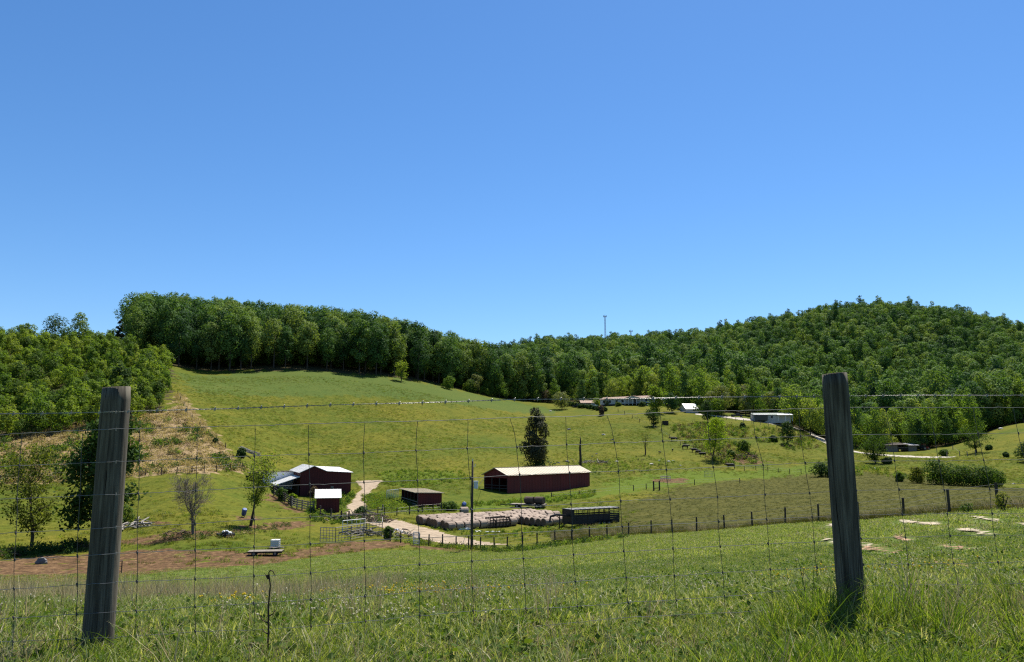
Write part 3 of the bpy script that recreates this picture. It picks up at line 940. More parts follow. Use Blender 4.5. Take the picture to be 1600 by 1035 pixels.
for i, (x, y, z, s, rot, k, area) in enumerate(TREES):
    if i in SINGLE:
        lab, grp = wood_label(x, y, k, area), GRP[area]
        nm = 'young_tree' if area == 'young' else 'broadleaf_tree'
        t = thing(nm, lab, 'young tree' if area == 'young' else 'tree', (x, y, z), rot, grp)
        t.scale = (s * random.uniform(.92, 1.08), s * random.uniform(.92, 1.08), s)
        c = link('crown', k.crown, t)
        if area != 'young' or CNT[i] > 60:
            link('trunk', k.trunk, t)
        protos.setdefault(id(k), c)
    else:
        rest['young' if area == 'young' else 'big'].append((x, y, z, s, rot, ALLK.index(k)))

def scatter(name, label, pts, protos, parent=None):
    """one object: copies of a few shapes stood on many points (x, y, z, scale, turn, which, tilt x, tilt y)"""
    A = np.array([tuple(p) + (0,) * (8 - len(p)) for p in pts], float)
    me = bpy.data.meshes.new(name)
    me.vertices.add(len(A))
    me.vertices.foreach_set('co', A[:, :3].astype(np.float32).ravel())
    for nm, ci in (('size', 3), ('turn', 4), ('which', 5), ('tiltx', 6), ('tilty', 7)):
        if nm == 'which':
            a = me.attributes.new(nm, 'INT', 'POINT')
            a.data.foreach_set('value', A[:, ci].astype(np.int32))
        else:
            a = me.attributes.new(nm, 'FLOAT', 'POINT')
            a.data.foreach_set('value', A[:, ci].astype(np.float32))
    o = link(name, me, parent)
    ng = bpy.data.node_groups.new(name, 'GeometryNodeTree')
    ng.interface.new_socket('Geometry', in_out='INPUT', socket_type='NodeSocketGeometry')
    ng.interface.new_socket('Geometry', in_out='OUTPUT', socket_type='NodeSocketGeometry')
    nd = ng.nodes
    gi, go = nd.new('NodeGroupInput'), nd.new('NodeGroupOutput')
    iop = nd.new('GeometryNodeInstanceOnPoints')
    jn = nd.new('GeometryNodeJoinGeometry')
    for p in reversed(protos):
        oi = nd.new('GeometryNodeObjectInfo')
        oi.transform_space = 'ORIGINAL'
        oi.inputs['Object'].default_value = p
        g2i = nd.new('GeometryNodeGeometryToInstance')
        ng.links.new(oi.outputs['Geometry'], g2i.inputs[0])
        ng.links.new(g2i.outputs[0], jn.inputs[0])
    def attr(nm, t):
        n = nd.new('GeometryNodeInputNamedAttribute')
        n.data_type = t
        n.inputs['Name'].default_value = nm
        return [s for s in n.outputs if s.enabled and s.name == 'Attribute'][0]
    cx = nd.new('ShaderNodeCombineXYZ')
    ng.links.new(attr('turn', 'FLOAT'), cx.inputs[2])
    ng.links.new(attr('tiltx', 'FLOAT'), cx.inputs[0])
    ng.links.new(attr('tilty', 'FLOAT'), cx.inputs[1])
    e2r = nd.new('FunctionNodeEulerToRotation')
    ng.links.new(cx.outputs[0], e2r.inputs[0])
    ng.links.new(gi.outputs[0], iop.inputs['Points'])
    ng.links.new(jn.outputs[0], iop.inputs['Instance'])
    iop.inputs['Pick Instance'].default_value = True
    ng.links.new(attr('which', 'INT'), iop.inputs['Instance Index'])
    ng.links.new(e2r.outputs[0], iop.inputs['Rotation'])
    ng.links.new(attr('size', 'FLOAT'), iop.inputs['Scale'])
    ng.links.new(iop.outputs[0], go.inputs[0])
    md = o.modifiers.new('scatter', 'NODES')
    md.node_group = ng
    tag(o, label, kind='stuff')
    return o

def proto(name, me):
    return bpy.data.objects.new(name, me)      # a shape used only inside scatters

PK = [proto('tree_shape', k.crown) for k in ALLK]
scatter('woodland', 'the mass of further trees on the wooded hill and behind the ridge wood', rest['big'], PK)
if rest['young']:
    scatter('thicket', 'the mass of bright young growth covering the slope on the left', rest['young'], PK)

# ---- single trees with grown limbs
class Grown:
    def __init__(s, seed, H, trunk_r, W, first=.25, levels=3, kids=6, up=.35, leaf_n=3000, leaf=.3, mat=None, shape='oval', stems=1, cluster=.5, lean=0.0, twig=0.6, droop=0.0, bark=None):
        r = np.random.default_rng(seed)
        s.m = MB()
        s.tips = []
        s.r, s.H, s.W = r, H, W
        s.shape, s.up, s.levels, s.kids, s.first, s.droop = shape, up, levels, kids, first, droop
        for k in range(stems):
            a = r.uniform(0, 6.28)
            off = 0 if stems == 1 else 0.12
            d = Vector((lean + (0.10 * math.cos(a + k * 3.1) if stems > 1 else r.uniform(-.03, .03)), (0.10 * math.sin(a + k * 3.1) if stems > 1 else r.uniform(-.03, .03)), 1)).normalized()
            s.grow(Vector((off * math.cos(a), off * math.sin(a), -0.25)), d, H * (1 if k == 0 else .85), trunk_r * (1 if k == 0 else .75), 0)
        s.trunk = s.m.mesh('trunk', bark or M_BARK, True)
        s.crown = None
        if leaf_n:
            T = np.array([(p.x, p.y, p.z) for p, _ in s.tips])
            w = np.array([q for _, q in s.tips])
            k = r.choice(len(T), leaf_n, p=w / w.sum())
            P = T[k] + r.normal(size=(leaf_n, 3)) * cluster * np.array([1, 1, .7])
            Nn = unit(r.normal(size=(leaf_n, 3)) + [0, 0, .5])
            s.crown = quad_mesh('crown', leaf_quads(P, Nn, leaf * r.uniform(.6, 1.3, leaf_n), r), mat)

    def env(s, z):
        t = (z / s.H - s.first) / (1 - s.first)
        t = min(max(t, 0), 1)
        if s.shape == 'oval':
            return max(.12, math.sin(math.pi * min(1, .16 + .80 * t)) ** .7)
        if s.shape == 'cone':
            return max(.1, (1 - t) ** .8)
        if s.shape == 'vase':
            return max(.15, .35 + .75 * t if t < .8 else .95 - (t - .8) * 2.5)
        return max(.15, math.sqrt(max(0, 1 - (2 * t - 1) ** 2)))

    def grow(s, p, d, L, rad, lev):
        r = s.r
        seg = 7 if lev == 0 else 4
        pts, rr = [p.copy()], [rad]
        dirs = [d.copy()]
        for i in range(seg):
            wob = .07 if lev == 0 else .22
            d = (d + Vector(r.normal(size=3) * wob) + Vector((0, 0, (s.up * .25 if lev else .04) - (s.droop * .2 if lev > 1 else 0)))).normalized()
            p = p + d * (L / seg)
            pts.append(p.copy())
            dirs.append(d.copy())
            t = (i + 1) / seg
            rr.append(max(rad * (1 - t) ** .8 + rad * .10, .012))
        s.m.tube(pts, rr, 7 if lev == 0 else (5 if lev == 1 else 4), cap=False)
        if lev >= 1:
            for i in range(2, seg + 1):
                s.tips.append((pts[i], .5 + .5 * i / seg))
        else:
            s.tips.append((pts[-1], 1.0))
            s.tips.append((pts[-2], 1.0))
        if lev + 1 >= s.levels:
            return
        n = s.kids * (3 if lev == 0 else 1)
        for k in range(n):
            t = (s.first + (1 - s.first) * (k + r.uniform(.1, .9)) / n) if lev == 0 else r.uniform(.25, 1)
            t = min(t, .97)
            i = min(int(t * seg), seg - 1)
            f = t * seg - i
            q = pts[i].lerp(pts[i + 1], f)
            a = k * 2.399 + r.uniform(-.5, .5)
            if lev == 0:
                hd = Vector((math.cos(a), math.sin(a), s.up + r.uniform(-.15, .35))).normalized()
                Lc = s.W * .52 * s.env(q.z) * r.uniform(.7, 1.1)
            else:
                x = dirs[i].orthogonal().normalized()
                x.rotate(Matrix.Rotation(a, 3, dirs[i]))
                hd = (dirs[i] * .7 + x * .8).normalized()
                Lc = L * r.uniform(.35, .65)
            s.grow(q, hd, Lc, max(rr[i] * .45, .012), lev + 1)

def single(name, label, G, px, py, rot=0.0, s=1.0, dmin=60, pos=None, cat='tree', group=None, sink=0.05):
    p = pos if pos is not None else hit(px, py, dmin)
    t = thing(name, label, cat, (p[0], p[1], p[2] - sink), rot, group)
    t.scale = (s, s, s)
    link('trunk', G.trunk, t)
    if G.crown is not None:
        link('crown', G.crown, t)
    return t

def m_at(px, py, dmin=60):
    """metres per photograph pixel at a point of the ground"""
    return hit(px, py, dmin)[1] / FPX

q = m_at(142, 853)
single('broadleaf_tree', 'tall dark leafy tree standing half behind the left fence post', Grown(101, 190 * q, .34, 100 * q, .12, 3, 7, .25, 9500, .48, L_DARK, 'oval', cluster=.55), 146, 853, 1.0)
q = m_at(50, 855)
single('broadleaf_tree', 'thin yellowish tree leaning over dark shade left of the fence post', Grown(102, 124 * q, .19, 128 * q, .16, 3, 7, .42, 4200, .30, L_OLIVE, 'vase', cluster=.5, lean=.16), 49, 855, 2.0)
q = m_at(302, 836)
single('bare_tree', 'nearly bare grey twiggy tree with two stems in the left paddock', Grown(103, 74 * q, .13, 70 * q, .25, 4, 6, .75, 240, .13, L_YELLOW, 'round', stems=2, cluster=.2, bark=M_GREYBARK), 302, 836, 0.3)
q = m_at(390, 822)
single('broadleaf_tree', 'slim tree with forked trunk and airy green leaves left of the red barn', Grown(104, 98 * q, .14, 54 * q, .42, 3, 6, .5, 2300, .28, L_YOUNG, 'round', stems=2, cluster=.42), 391, 822, 0.5)
q = m_at(1113, 719, 150)
single('broadleaf_tree', 'bright lime green tree with a slender trunk on the scrubby bank', Grown(106, 60 * q, .20, 40 * q, .22, 3, 7, .45, 4200, .38, L_BRIGHT, 'oval', cluster=.5), 1113, 719, 0.2, dmin=150)
q = m_at(1008, 711, 150)
single('bare_tree', 'small stunted tree with sparse leaves in the upper pasture', Grown(107, 31 * q, .22, 20 * q, .35, 3, 5, .45, 260, .25, L_YELLOW, 'round', cluster=.3), 1008, 711, 0.7, dmin=150)
q = m_at(1367, 724, 150)
single('broadleaf_tree', 'round green tree with a short trunk beside the pale drive', Grown(108, 36 * q, .22, 38 * q, .10, 3, 7, .3, 4200, .40, L_SHRUB, 'round', cluster=.5), 1368, 724, 0.1, dmin=150)
q = m_at(1524, 707, 150)
single('broadleaf_tree', 'spreading leaning tree with an open crown on the grassy slope', Grown(109, 30 * q, .30, 42 * q, .28, 3, 6, .25, 2400, .42, L_SHRUB, 'round', cluster=.45, lean=-.25), 1526, 707, 0.9, dmin=150)
q = m_at(627, 593, 200)
single('broadleaf_tree', 'lone small bright tree at the upper edge of the pasture before the wood', Grown(110, 26 * q, .2, 20 * q, .16, 3, 6, .4, 1500, .55, L_YOUNG, 'oval', cluster=.55), 627, 596, 0.4, dmin=250)
q = m_at(1022, 664, 200)
single('broadleaf_tree', 'small dark round tree casting a shadow in the pasture under the long house', Grown(111, 21 * q, .2, 20 * q, .16, 3, 6, .35, 1500, .5, L_DARK, 'round', cluster=.5), 1022, 666, 0.4, dmin=200)
q = m_at(1025, 643, 200)
single('broadleaf_tree', 'rounded light green tree in front of the end of the long house', Grown(112, 36 * q, .25, 28 * q, .08, 3, 7, .35, 2600, .7, L_YOUNG, 'round', cluster=.7), 1025, 645, 0.4, dmin=200)

class Simple:
    def __init__(s, H, W, base, shape, mat, n, leaf, seed, lobes=14, rad=.15):
        r = np.random.default_rng(seed)
        s.crown = crown_mesh('crown', r, H, W, base, lobes, n, leaf, mat, shape)
        s.trunk = trunk_mesh('trunk', r, H, base, rad, W, 4)

q = m_at(838, 729, 150)
single('cedar_tree', 'dark columnar cedar standing behind the long red barn', Simple(90 * q, 44 * q, .0, 'oval', L_CEDAR, 7500, .48, 51, 15, .3), 838, 731, 0, dmin=185)
for px, py, hp, wp, sh, mt, lab, seed in (
    (1230, 694, 35, 24, 'oval', L_DARK, 'dark bushy tree on the bank beside the gravel drive', 52),
    (1106, 660, 34, 24, 'round', L_DARK, 'dark round tree beside the white shed roof', 53),
    (1050, 645, 30, 24, 'round', L_WOOD, 'dark rounded tree right of the long house', 54),
    (1122, 650, 28, 26, 'oval', L_YOUNG, 'pale green tree at the bend of the drive right of the white roof', 55),
    (940, 627, 32, 34, 'round', L_SHRUB, 'spreading tree just left of the long house', 56),
    (1406, 699, 48, 40, 'round', L_PALE, 'pale olive round tree behind the open shed', 57),
    (1368, 694, 48, 44, 'round', L_YOUNG, 'light green rounded tree left of the pale olive one behind the open shed', 58),
    (1330, 700, 34, 34, 'oval', L_YOUNG, 'light green tree peeping out right of the tall right post', 59),
    (1478, 692, 22, 26, 'round', L_SHRUB, 'small round tree behind the open shed at the foot of the grassy slope', 60),
    (1512, 688, 30, 34, 'round', L_BRIGHT, 'bright rounded tree at the edge of the grassy slope', 61),
    (1603, 722, 30, 30, 'round', L_DARK, 'dark tree cut off by the edge of the view', 62),
    (1262, 664, 20, 30, 'round', L_YOUNG, 'low spreading green tree beside the white house', 63),
    (1448, 686, 60, 34, 'oval', L_WOOD, 'tall dark leafy tree directly behind the open shed', 64),
    (1308, 692, 26, 22, 'oval', L_BRIGHT, 'bright tree half hidden by the tall right post', 65),
    (878, 640, 26, 30, 'round', L_PALE, 'brownish green rounded tree at the far end of the wood', 66),
    (712, 603, 30, 24, 'oval', L_YOUNG, 'pointed light tree before the lower end of the wood', 67)):
    dm = 230
    p = hit(px, py, dm)
    q = p[1] / FPX
    single('broadleaf_tree', lab, Simple(hp * q, wp * q, .08, sh, mt, 1700, max(.3, 2.1 * q), seed, 14, .18), px, py, 0, pos=p)
# bigger old trees on the left skyline
for px, dd, hp, wp, mt, lab, seed in ((62, 318, 44, 40, L_DARK, 'dark round old tree on the left skyline', 71), (102, 322, 50, 30, L_WOOD, 'tall tree with an open top on the left skyline', 72), (16, 325, 26, 26, L_WOOD, 'low round tree at the far left of the skyline', 73), (184, 332, 34, 24, L_PALE, 'thin pale tree next to the tall dark wood', 74), (166, 335, 38, 12, L_CEDAR, 'narrow dark tree next to the thin pale tree on the skyline', 75), (172, 240, 50, 30, L_DARK, 'dark tall tree rising from the bright thicket above the left post', 76)):
    p = at(px, dd)
    q = dd / FPX
    single('broadleaf_tree', lab, Simple(hp * q + (3 if seed != 76 else 0), wp * q, .2, 'round' if seed != 75 else 'oval', mt, 1300, .7, seed, 11, .25), px, 0, 0, pos=p)

# dead trees
def snag(seed, H, r0):
    r = np.random.default_rng(seed)
    m = MB()
    m.tube([(0, 0, -.3), (.05, 0, H * .3), (-.05, .05, H * .6), (.12, 0, H * .85), (.0, .05, H)], [r0 * 1.2, r0, r0 * .9, r0 * .55, .04], 8)
    for z, a, L in ((.35, .3, .9), (.5, 2.6, .7), (.62, 4.4, .8), (.74, 1.2, .5)):
        m.tube([(0, 0, H * z), (L * .6 * math.cos(a), L * .6 * math.sin(a), H * z + .15), (L * math.cos(a), L * math.sin(a), H * z + .5)], [r0 * .3, r0 * .2, .02], 5)
    return m
p = hit(907, 729, 185)
t = thing('dead_tree', 'dark broken dead trunk standing above the right end of the long barn', 'dead tree', p)
snag(5, 47 * p[1] / FPX, .33).build('trunk', M_BARK, t, True)
# ---------------------------------------------------------------- buildings
class Frame:
    """a plan corner with two directions: u runs along the front, w runs back"""
    def __init__(s, x, y, z, yaw):
        s.o = Vector((x, y, z))
        s.yaw = yaw

def ribs(m, p0, p1, h0, h1, step, t=.03, out=(0, -1, 0), mi=0):
    """raised ribs of sheet siding between two foot points; tops run from h0 to h1"""
    p0, p1, o = Vector(p0), Vector(p1), Vector(out)
    n = max(1, int((p1 - p0).length / step))
    for i in range(n + 1):
        f = i / n
        p = p0.lerp(p1, f) + o * t * .4
        m.bar(p, p + Vector((0, 0, h0 + (h1 - h0) * f)), t * 1.6, t, mi, up=out)

def roof_sheet(a, b, c, d, thick=.07, step=.9):
    """a-b low edge, d-c high edge; sheet with raised seams"""
    a, b, c, d = map(Vector, (a, b, c, d))
    n = (b - a).cross(d - a).normalized()
    m = MB()
    m.hexa([p - n * thick for p in (a, b, c, d)], [a, b, c, d])
    k = max(2, int((b - a).length / step))
    for i in range(k + 1):
        f = (i + .02) / (k + .04)
        m.bar(a.lerp(b, f) + n * .02, d.lerp(c, f) + n * .02, .05, .03, up=n)
    return m

def wall_quad(m, p, q, hp, hq, t=.08, z0=-.6, mi=0):
    p, q = Vector(p), Vector(q)
    d = (q - p).normalized()
    nn = Vector((-d.y, d.x, 0)) * t
    m.hexa([p + Vector((0, 0, z0)), q + Vector((0, 0, z0)), q + nn + Vector((0, 0, z0)), p + nn + Vector((0, 0, z0))],
           [p + Vector((0, 0, hp)), q + Vector((0, 0, hq)), q + nn + Vector((0, 0, hq)), p + nn + Vector((0, 0, hp))])

# ---- the long red barn: near corner, front wall to the right, open gable end to the left
p = hit(793, 771, 120)
BZ = p.z
barn = thing('long_barn', 'long low dark red barn with a tan metal roof and an open gable end', 'barn', (p.x, p.y, BZ), R(45))
Lb, Wb, He, Hr = 27.0, 7.2, 3.75, 5.15
m = MB()
wall_quad(m, (0, 0, 0), (Lb, 0, 0), He, He)
ribs(m, (0.1, 0, -.3), (Lb - .1, 0, -.3), He + .25, He + .25, .9)
m.build('wall', M_RED, barn)
m = MB(); wall_quad(m, (Lb, 0.08, 0), (Lb, Wb, 0), He, He); m.build('wall', M_RED, barn)
m = MB(); wall_quad(m, (Lb - .1, Wb, 0), (0, Wb, 0), He, He); m.build('wall', M_RED, barn)
m = MB()
m.add([(0, 0, He - .7), (0, Wb, He - .7), (0, Wb, He), (0, Wb / 2, Hr - .1), (0, 0, He), (.1, 0, He - .7), (.1, Wb, He - .7), (.1, Wb, He), (.1, Wb / 2, Hr - .1), (.1, 0, He)],
      [(0, 1, 2, 3, 4), (9, 8, 7, 6, 5), (0, 5, 6, 1), (1, 6, 7, 2), (2, 7, 8, 3), (3, 8, 9, 4), (4, 9, 5, 0)])
ribs(m, (0, .4, He - .7), (0, Wb / 2, He - .7), .8, 1.9, .8, out=(-1, 0, 0))
ribs(m, (0, Wb - .4, He - .7), (0, Wb / 2 + .2, He - .7), .8, 1.85, .8, out=(-1, 0, 0))
m.build('gable', M_RED, barn)
for y in (0.12, 2.5, 4.8, Wb - .12):
    MB().box((.1, y, 1.4), (.18, .18, 3.6)).build('post', M_DARKWOOD, barn)
for k in range(1, 7):
    MB().box((k * 4.2, Wb / 2, 1.4), (.16, .16, 4.2)).build('post', M_DARKWOOD, barn)
MB().box((.02, Wb / 2, .9), (.06, Wb - .3, .15)).box((.02, Wb / 2, 1.5), (.06, Wb - .3, .15)).build('gate_rail', M_DARKWOOD, barn)
ov = .45
roof_sheet((-ov, -ov, He - .14), (Lb + ov, -ov, He - .14), (Lb + ov, Wb / 2, Hr), (-ov, Wb / 2, Hr)).build('roof', M_TANROOF, barn)
roof_sheet((Lb + ov, Wb + ov, He - .14), (-ov, Wb + ov, He - .14), (-ov, Wb / 2 + .02, Hr), (Lb + ov, Wb / 2 + .02, Hr)).build('roof', M_TANROOF, barn)
MB().bar((-ov, Wb / 2, Hr + .03), (Lb + ov, Wb / 2, Hr + .03), .35, .06).build('ridge_cap', M_TANROOF, barn)
MB().box((Lb / 2, Wb / 2, -.27), (Lb - .3, Wb - .3, .6)).build('floor', M_INSIDE, barn)

# ---- the gabled barn on the left with its sheds
a, _ = ray(475, 772)
z0 = hit(500, 774, 120).z
barn2 = thing('gabled_barn', 'dark red gabled barn with white roofs and a pale sheet metal wing', 'barn', (-40.6, 150, z0), R(23))
W2, D2 = 9.7, 14.8
prof = [(0, 4.6), (2.47, 5.7), (4.94, 4.65), (9.7, 4.35)]
m = MB()
m.add([(0, 0, -.6), (W2, 0, -.6), (W2, 0, 4.35), (4.94, 0, 4.65), (2.47, 0, 5.65), (0, 0, 4.6), (0, .1, -.6), (W2, .1, -.6), (W2, .1, 4.35), (4.94, .1, 4.65), (2.47, .1, 5.65), (0, .1, 4.6)],
      [(0, 1, 2, 3, 4, 5), (11, 10, 9, 8, 7, 6), (0, 6, 7, 1), (1, 7, 8, 2), (2, 8, 9, 3), (3, 9, 10, 4), (4, 10, 11, 5), (5, 11, 6, 0)])
for i in range(20):
    x = .2 + i * .49
    hh = np.interp(x, [q_[0] for q_ in prof], [q_[1] for q_ in prof])
    m.bar((x, -.012, -.4), (x, -.012, hh - .08), .05, .025, up=(0, -1, 0))
wf = m.build('wall', M_DRED, barn2)
MB().box((6.05, -.03, 1.45), (.55, .08, .75)).build('window', M_GREYWOOD, barn2)
m = MB(); wall_quad(m, (W2, .1, 0), (W2, D2, 0), 4.3, 4.75); ribs(m, (W2, .3, -.3), (W2, D2 - .3, -.3), 4.5, 5.0, .9, out=(1, 0, 0)); m.build('wall', M_DRED, barn2)
m = MB(); wall_quad(m, (0, D2, 0), (0, .1, 0), 4.5, 4.5); m.build('wall', M_DRED, barn2)
m = MB(); wall_quad(m, (W2, D2, 0), (0, D2, 0), 4.7, 4.5); m.build('wall', M_DRED, barn2)
roof_sheet((-.3, D2 + .3, 4.5), (-.3, -.35, 4.5), (2.47, -.35, 5.75), (2.47, D2 + .3, 5.75)).build('roof', M_WROOF, barn2)
roof_sheet((4.96, -.35, 4.72), (4.96, D2 + .3, 4.72), (2.49, D2 + .3, 5.75), (2.49, -.35, 5.75)).build('roof', M_WROOF, barn2)
roof_sheet((4.98, -.3, 4.74), (W2 + .35, -.3, 4.42), (W2 + .35, D2 + .3, 5.05), (4.98, D2 + .3, 5.3)).build('roof', M_WROOF, barn2)
# rear wing with the bright metal wall
m = MB(); wall_quad(m, (-6.0, 10, 0), (-.02, 10, 0), 4.25, 4.45); ribs(m, (-5.9, 10, 0), (-.1, 10, 0), 4.2, 4.4, .55)
m.build('metal_wall', simple_mat('bright_zinc_sheet', (0.80, 0.81, 0.83), (0.70, 0.72, 0.75), 1, rough=.35, bump=.02), barn2, label='bright galvanised sheet wall of the rear wing')
m = MB(); wall_quad(m, (-8.4, 10, 0), (-6.02, 10, 0), 4.1, 4.25); m.build('wall', M_DRED, barn2)
m = MB(); wall_quad(m, (-8.4, 14.5, 0), (-8.4, 10.02, 0), 4.1, 4.1); m.build('wall', M_DRED, barn2)
roof_sheet((-8.7, 9.7, 4.22), (-.05, 9.7, 4.5), (-.05, 14.9, 4.45), (-8.7, 14.9, 4.18)).build('roof', M_DARKWOOD, barn2)
# lean-to on the left
roof_sheet((-4.6, 9.4, 2.25), (-4.6, -.2, 2.25), (-.12, -.2, 3.75), (-.12, 9.4, 3.75)).build('lean_to_roof', M_WROOF, barn2)
for y in (0, 3.1, 6.2, 9.2):
    MB().box((-4.4, y, .8), (.16, .16, 2.8)).build('post', M_DARKWOOD, barn2)
m = MB(); wall_quad(m, (-4.4, 9.3, 0), (-4.4, 6.4, 0), 2.15, 2.15); m.build('wall', M_DRED, barn2)
m = MB(); wall_quad(m, (-.25, .16, 0), (-.25, 9.2, 0), 2.0, 2.0); m.build('wall', M_DARKWOOD, barn2)

def small_shed(name, label, px, py, yaw, W, D, hf, hb, wallm, roofm, dmin=95, ov=.3):
    p = hit(px, py, dmin)
    t = thing(name, label, 'shed', (p.x, p.y, p.z), yaw)
    m = MB(); wall_quad(m, (0, 0, 0), (W, 0, 0), hf, hf); ribs(m, (.1, 0, -.3), (W - .1, 0, -.3), hf + .3, hf + .3, .45); m.build('wall', wallm, t)
    m = MB(); wall_quad(m, (0, D, 0), (0, .08, 0), hb, hf); ribs(m, (0, .3, -.3), (0, D - .2, -.3), hf + .3, hb + .2, .45, out=(-1, 0, 0)); m.build('wall', wallm, t)
    m = MB(); wall_quad(m, (W, .08, 0), (W, D, 0), hf, hb); m.build('wall', wallm, t)
    m = MB(); wall_quad(m, (W - .08, D, 0), (.08, D, 0), hb, hb); m.build('wall', wallm, t)
    roof_sheet((-ov, -ov, hf + .02), (W + ov, -ov, hf + .02), (W + ov, D + ov, hb + .08), (-ov, D + ov, hb + .08), .06, .6).build('roof', roofm, t)
    return t, p
small_shed('small_shed', 'small dark red shed with a bright white roof in front of the gabled barn', 494, 801, R(14), 3.6, 3.4, 2.25, 3.35, M_DRED, M_WROOF)

# ---- open fronted shelter in the middle
p = hit(652, 794, 100)
sh = thing('open_shelter', 'dark red open sided shelter with a flat tan roof', 'shed', (p.x, p.y, p.z), R(20))
Ws, Ds = 4.3, 13.0
m = MB(); wall_quad(m, (0, 0, 0), (Ws, 0, 0), 2.55, 2.4); ribs(m, (.1, 0, -.3), (Ws - .1, 0, -.3), 2.8, 2.65, .45); m.build('wall', M_RED, sh)
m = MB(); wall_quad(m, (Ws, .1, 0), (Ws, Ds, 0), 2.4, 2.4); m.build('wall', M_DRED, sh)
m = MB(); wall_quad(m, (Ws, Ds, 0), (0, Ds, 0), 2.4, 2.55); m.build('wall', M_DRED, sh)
for k in range(6):
    MB().box((.05, .12 + k * (Ds - .2) / 5, 1.0), (.14, .14, 3.0)).build('post', M_DARKWOOD, sh)
MB().box((-.02, Ds / 2, .55), (.05, Ds - .3, .14)).box((-.02, Ds / 2, 1.0), (.05, Ds - .3, .14)).box((.0, Ds / 2, .28), (.06, Ds - .3, .2)).build('rail', M_GREYWOOD, sh)
roof_sheet((-.5, Ds + .35, 2.62), (-.5, -.4, 2.62), (Ws + .4, -.4, 2.47), (Ws + .4, Ds + .35, 2.47), .09, 1.0).build('roof', M_TANROOF, sh)

# ---- far houses
def window(m_frame, t, x, y, z, w, h, face=-1):
    f = MB().box((x, y, z), (w + .16, .10, h + .16)).build('window', M_WHITE, t)
    MB().box((x, y + face * .045, z), (w, .05, h)).build('pane', M_GLASS, f)

p = hit(938, 635, 250)
p2 = hit(1016, 634, 250)
hyaw = math.atan2(p2.y - p.y, p2.x - p.x)
Lh = (p2 - p).length
ho = thing('long_house', 'long white mobile home with a brown roof and porch below the wood', 'house', (p.x, p.y, max(p.z, p2.z) + .1), hyaw)
Hh = 3.1
m = MB(); m.box((Lh / 2, 3.5, Hh / 2 - .5), (Lh, 7, Hh + 1)); ribs(m, (.2, 0, .2), (Lh - .2, 0, .2), Hh - .4, Hh - .4, .8); m.build('wall', M_SIDING, ho)
MB().box((Lh / 2, -.03, .3), (Lh + .06, .08, .7)).build('skirting', M_DARKWOOD, ho)
roof_sheet((-.4, -.5, Hh), (Lh + .4, -.5, Hh), (Lh + .4, 3.5, Hh + 1.25), (-.4, 3.5, Hh + 1.25)).build('roof', M_BROWNROOF, ho)
roof_sheet((Lh + .4, 7.5, Hh), (-.4, 7.5, Hh), (-.4, 3.52, Hh + 1.25), (Lh + .4, 3.52, Hh + 1.25)).build('roof', M_BROWNROOF, ho)
for f_ in (.08, .2, .34, .46, .93):
    window(None, ho, Lh * f_, -.02, 1.95, 1.3, 1.2)
# porch with its own small gable
px0, px1 = Lh * .56, Lh * .86
xm = (px0 + px1) / 2
MB().add([(px0 - .3, -2.6, Hh - .1), (px1 + .3, -2.6, Hh - .1), (xm, -2.6, Hh + 1.0), (px0 - .3, -2.5, Hh - .1), (px1 + .3, -2.5, Hh - .1), (xm, -2.5, Hh + 1.0)], [(0, 1, 2), (5, 4, 3), (0, 3, 4, 1), (1, 4, 5, 2), (2, 5, 3, 0)]).build('porch_gable', M_SIDING, ho)
roof_sheet((px0 - .5, 1.5, Hh - .1), (px0 - .5, -2.9, Hh - .1), (xm, -2.9, Hh + 1.1), (xm, 1.5, Hh + 1.1)).build('porch_roof', M_BROWNROOF, ho)
roof_sheet((px1 + .5, -2.9, Hh - .1), (px1 + .5, 1.5, Hh - .1), (xm + .02, 1.5, Hh + 1.1), (xm + .02, -2.9, Hh + 1.1)).build('porch_roof', M_BROWNROOF, ho)
for k in range(5):
    MB().box((px0 + (px1 - px0) * k / 4, -2.45, 1.2), (.16, .16, 3.7)).build('porch_post', M_WHITE, ho)
MB().box((xm, -1.3, .45), (px1 - px0, 2.6, .2)).box((xm, -2.45, 1.35), (px1 - px0, .06, .1)).build('porch_floor', M_GREYWOOD, ho)
MB().box((xm, -.03, 1.7), (1.1, .1, 2.2)).build('door', M_DARKWOOD, ho)

def gable_house(name, label, cat, px, py, Wp, dep, hw, hr, wallm, roofm, yaw=0, dmin=230, wins=()):
    p = hit(px, py, dmin)
    q = p.y / FPX
    t = thing(name, label, cat, p, yaw)
    W = Wp * q
    m = MB(); m.box((W / 2, dep / 2, hw / 2 - .5), (W, dep, hw + 1)); m.prism([(0, hw), (W, hw), (W / 2, hr)], 0.0, dep) if False else None
    m.build('wall', wallm, t)
    roof_sheet((-.3, -.4, hw), (W + .3, -.4, hw), (W + .3, dep / 2, hr), (-.3, dep / 2, hr)).build('roof', roofm, t)
    roof_sheet((W + .3, dep + .4, hw), (-.3, dep + .4, hw), (-.3, dep / 2 + .02, hr), (W + .3, dep / 2 + .02, hr)).build('roof', roofm, t)
    for x in (.04, W - .04):
        MB().add([(x - .05, 0, hw), (x - .05, dep, hw), (x - .05, dep / 2, hr - .08), (x + .05, 0, hw), (x + .05, dep, hw), (x + .05, dep / 2, hr - .08)], [(0, 1, 2), (5, 4, 3), (0, 3, 4, 1), (1, 4, 5, 2), (2, 5, 3, 0)]).build('gable', wallm, t)
    for fx, z, w, h in wins:
        window(None, t, W * fx, -.02, z, w, h)
    return t, W
t, W = gable_house('dark_house', 'dark brown house with a grey roof right of the long house', 'house', 1034, 634, 14, 7, 2.6, 4.4, M_DRED, M_GREYROOF, 0, 250, ((.3, 1.5, .8, .9), (.7, 1.5, .8, .9)))
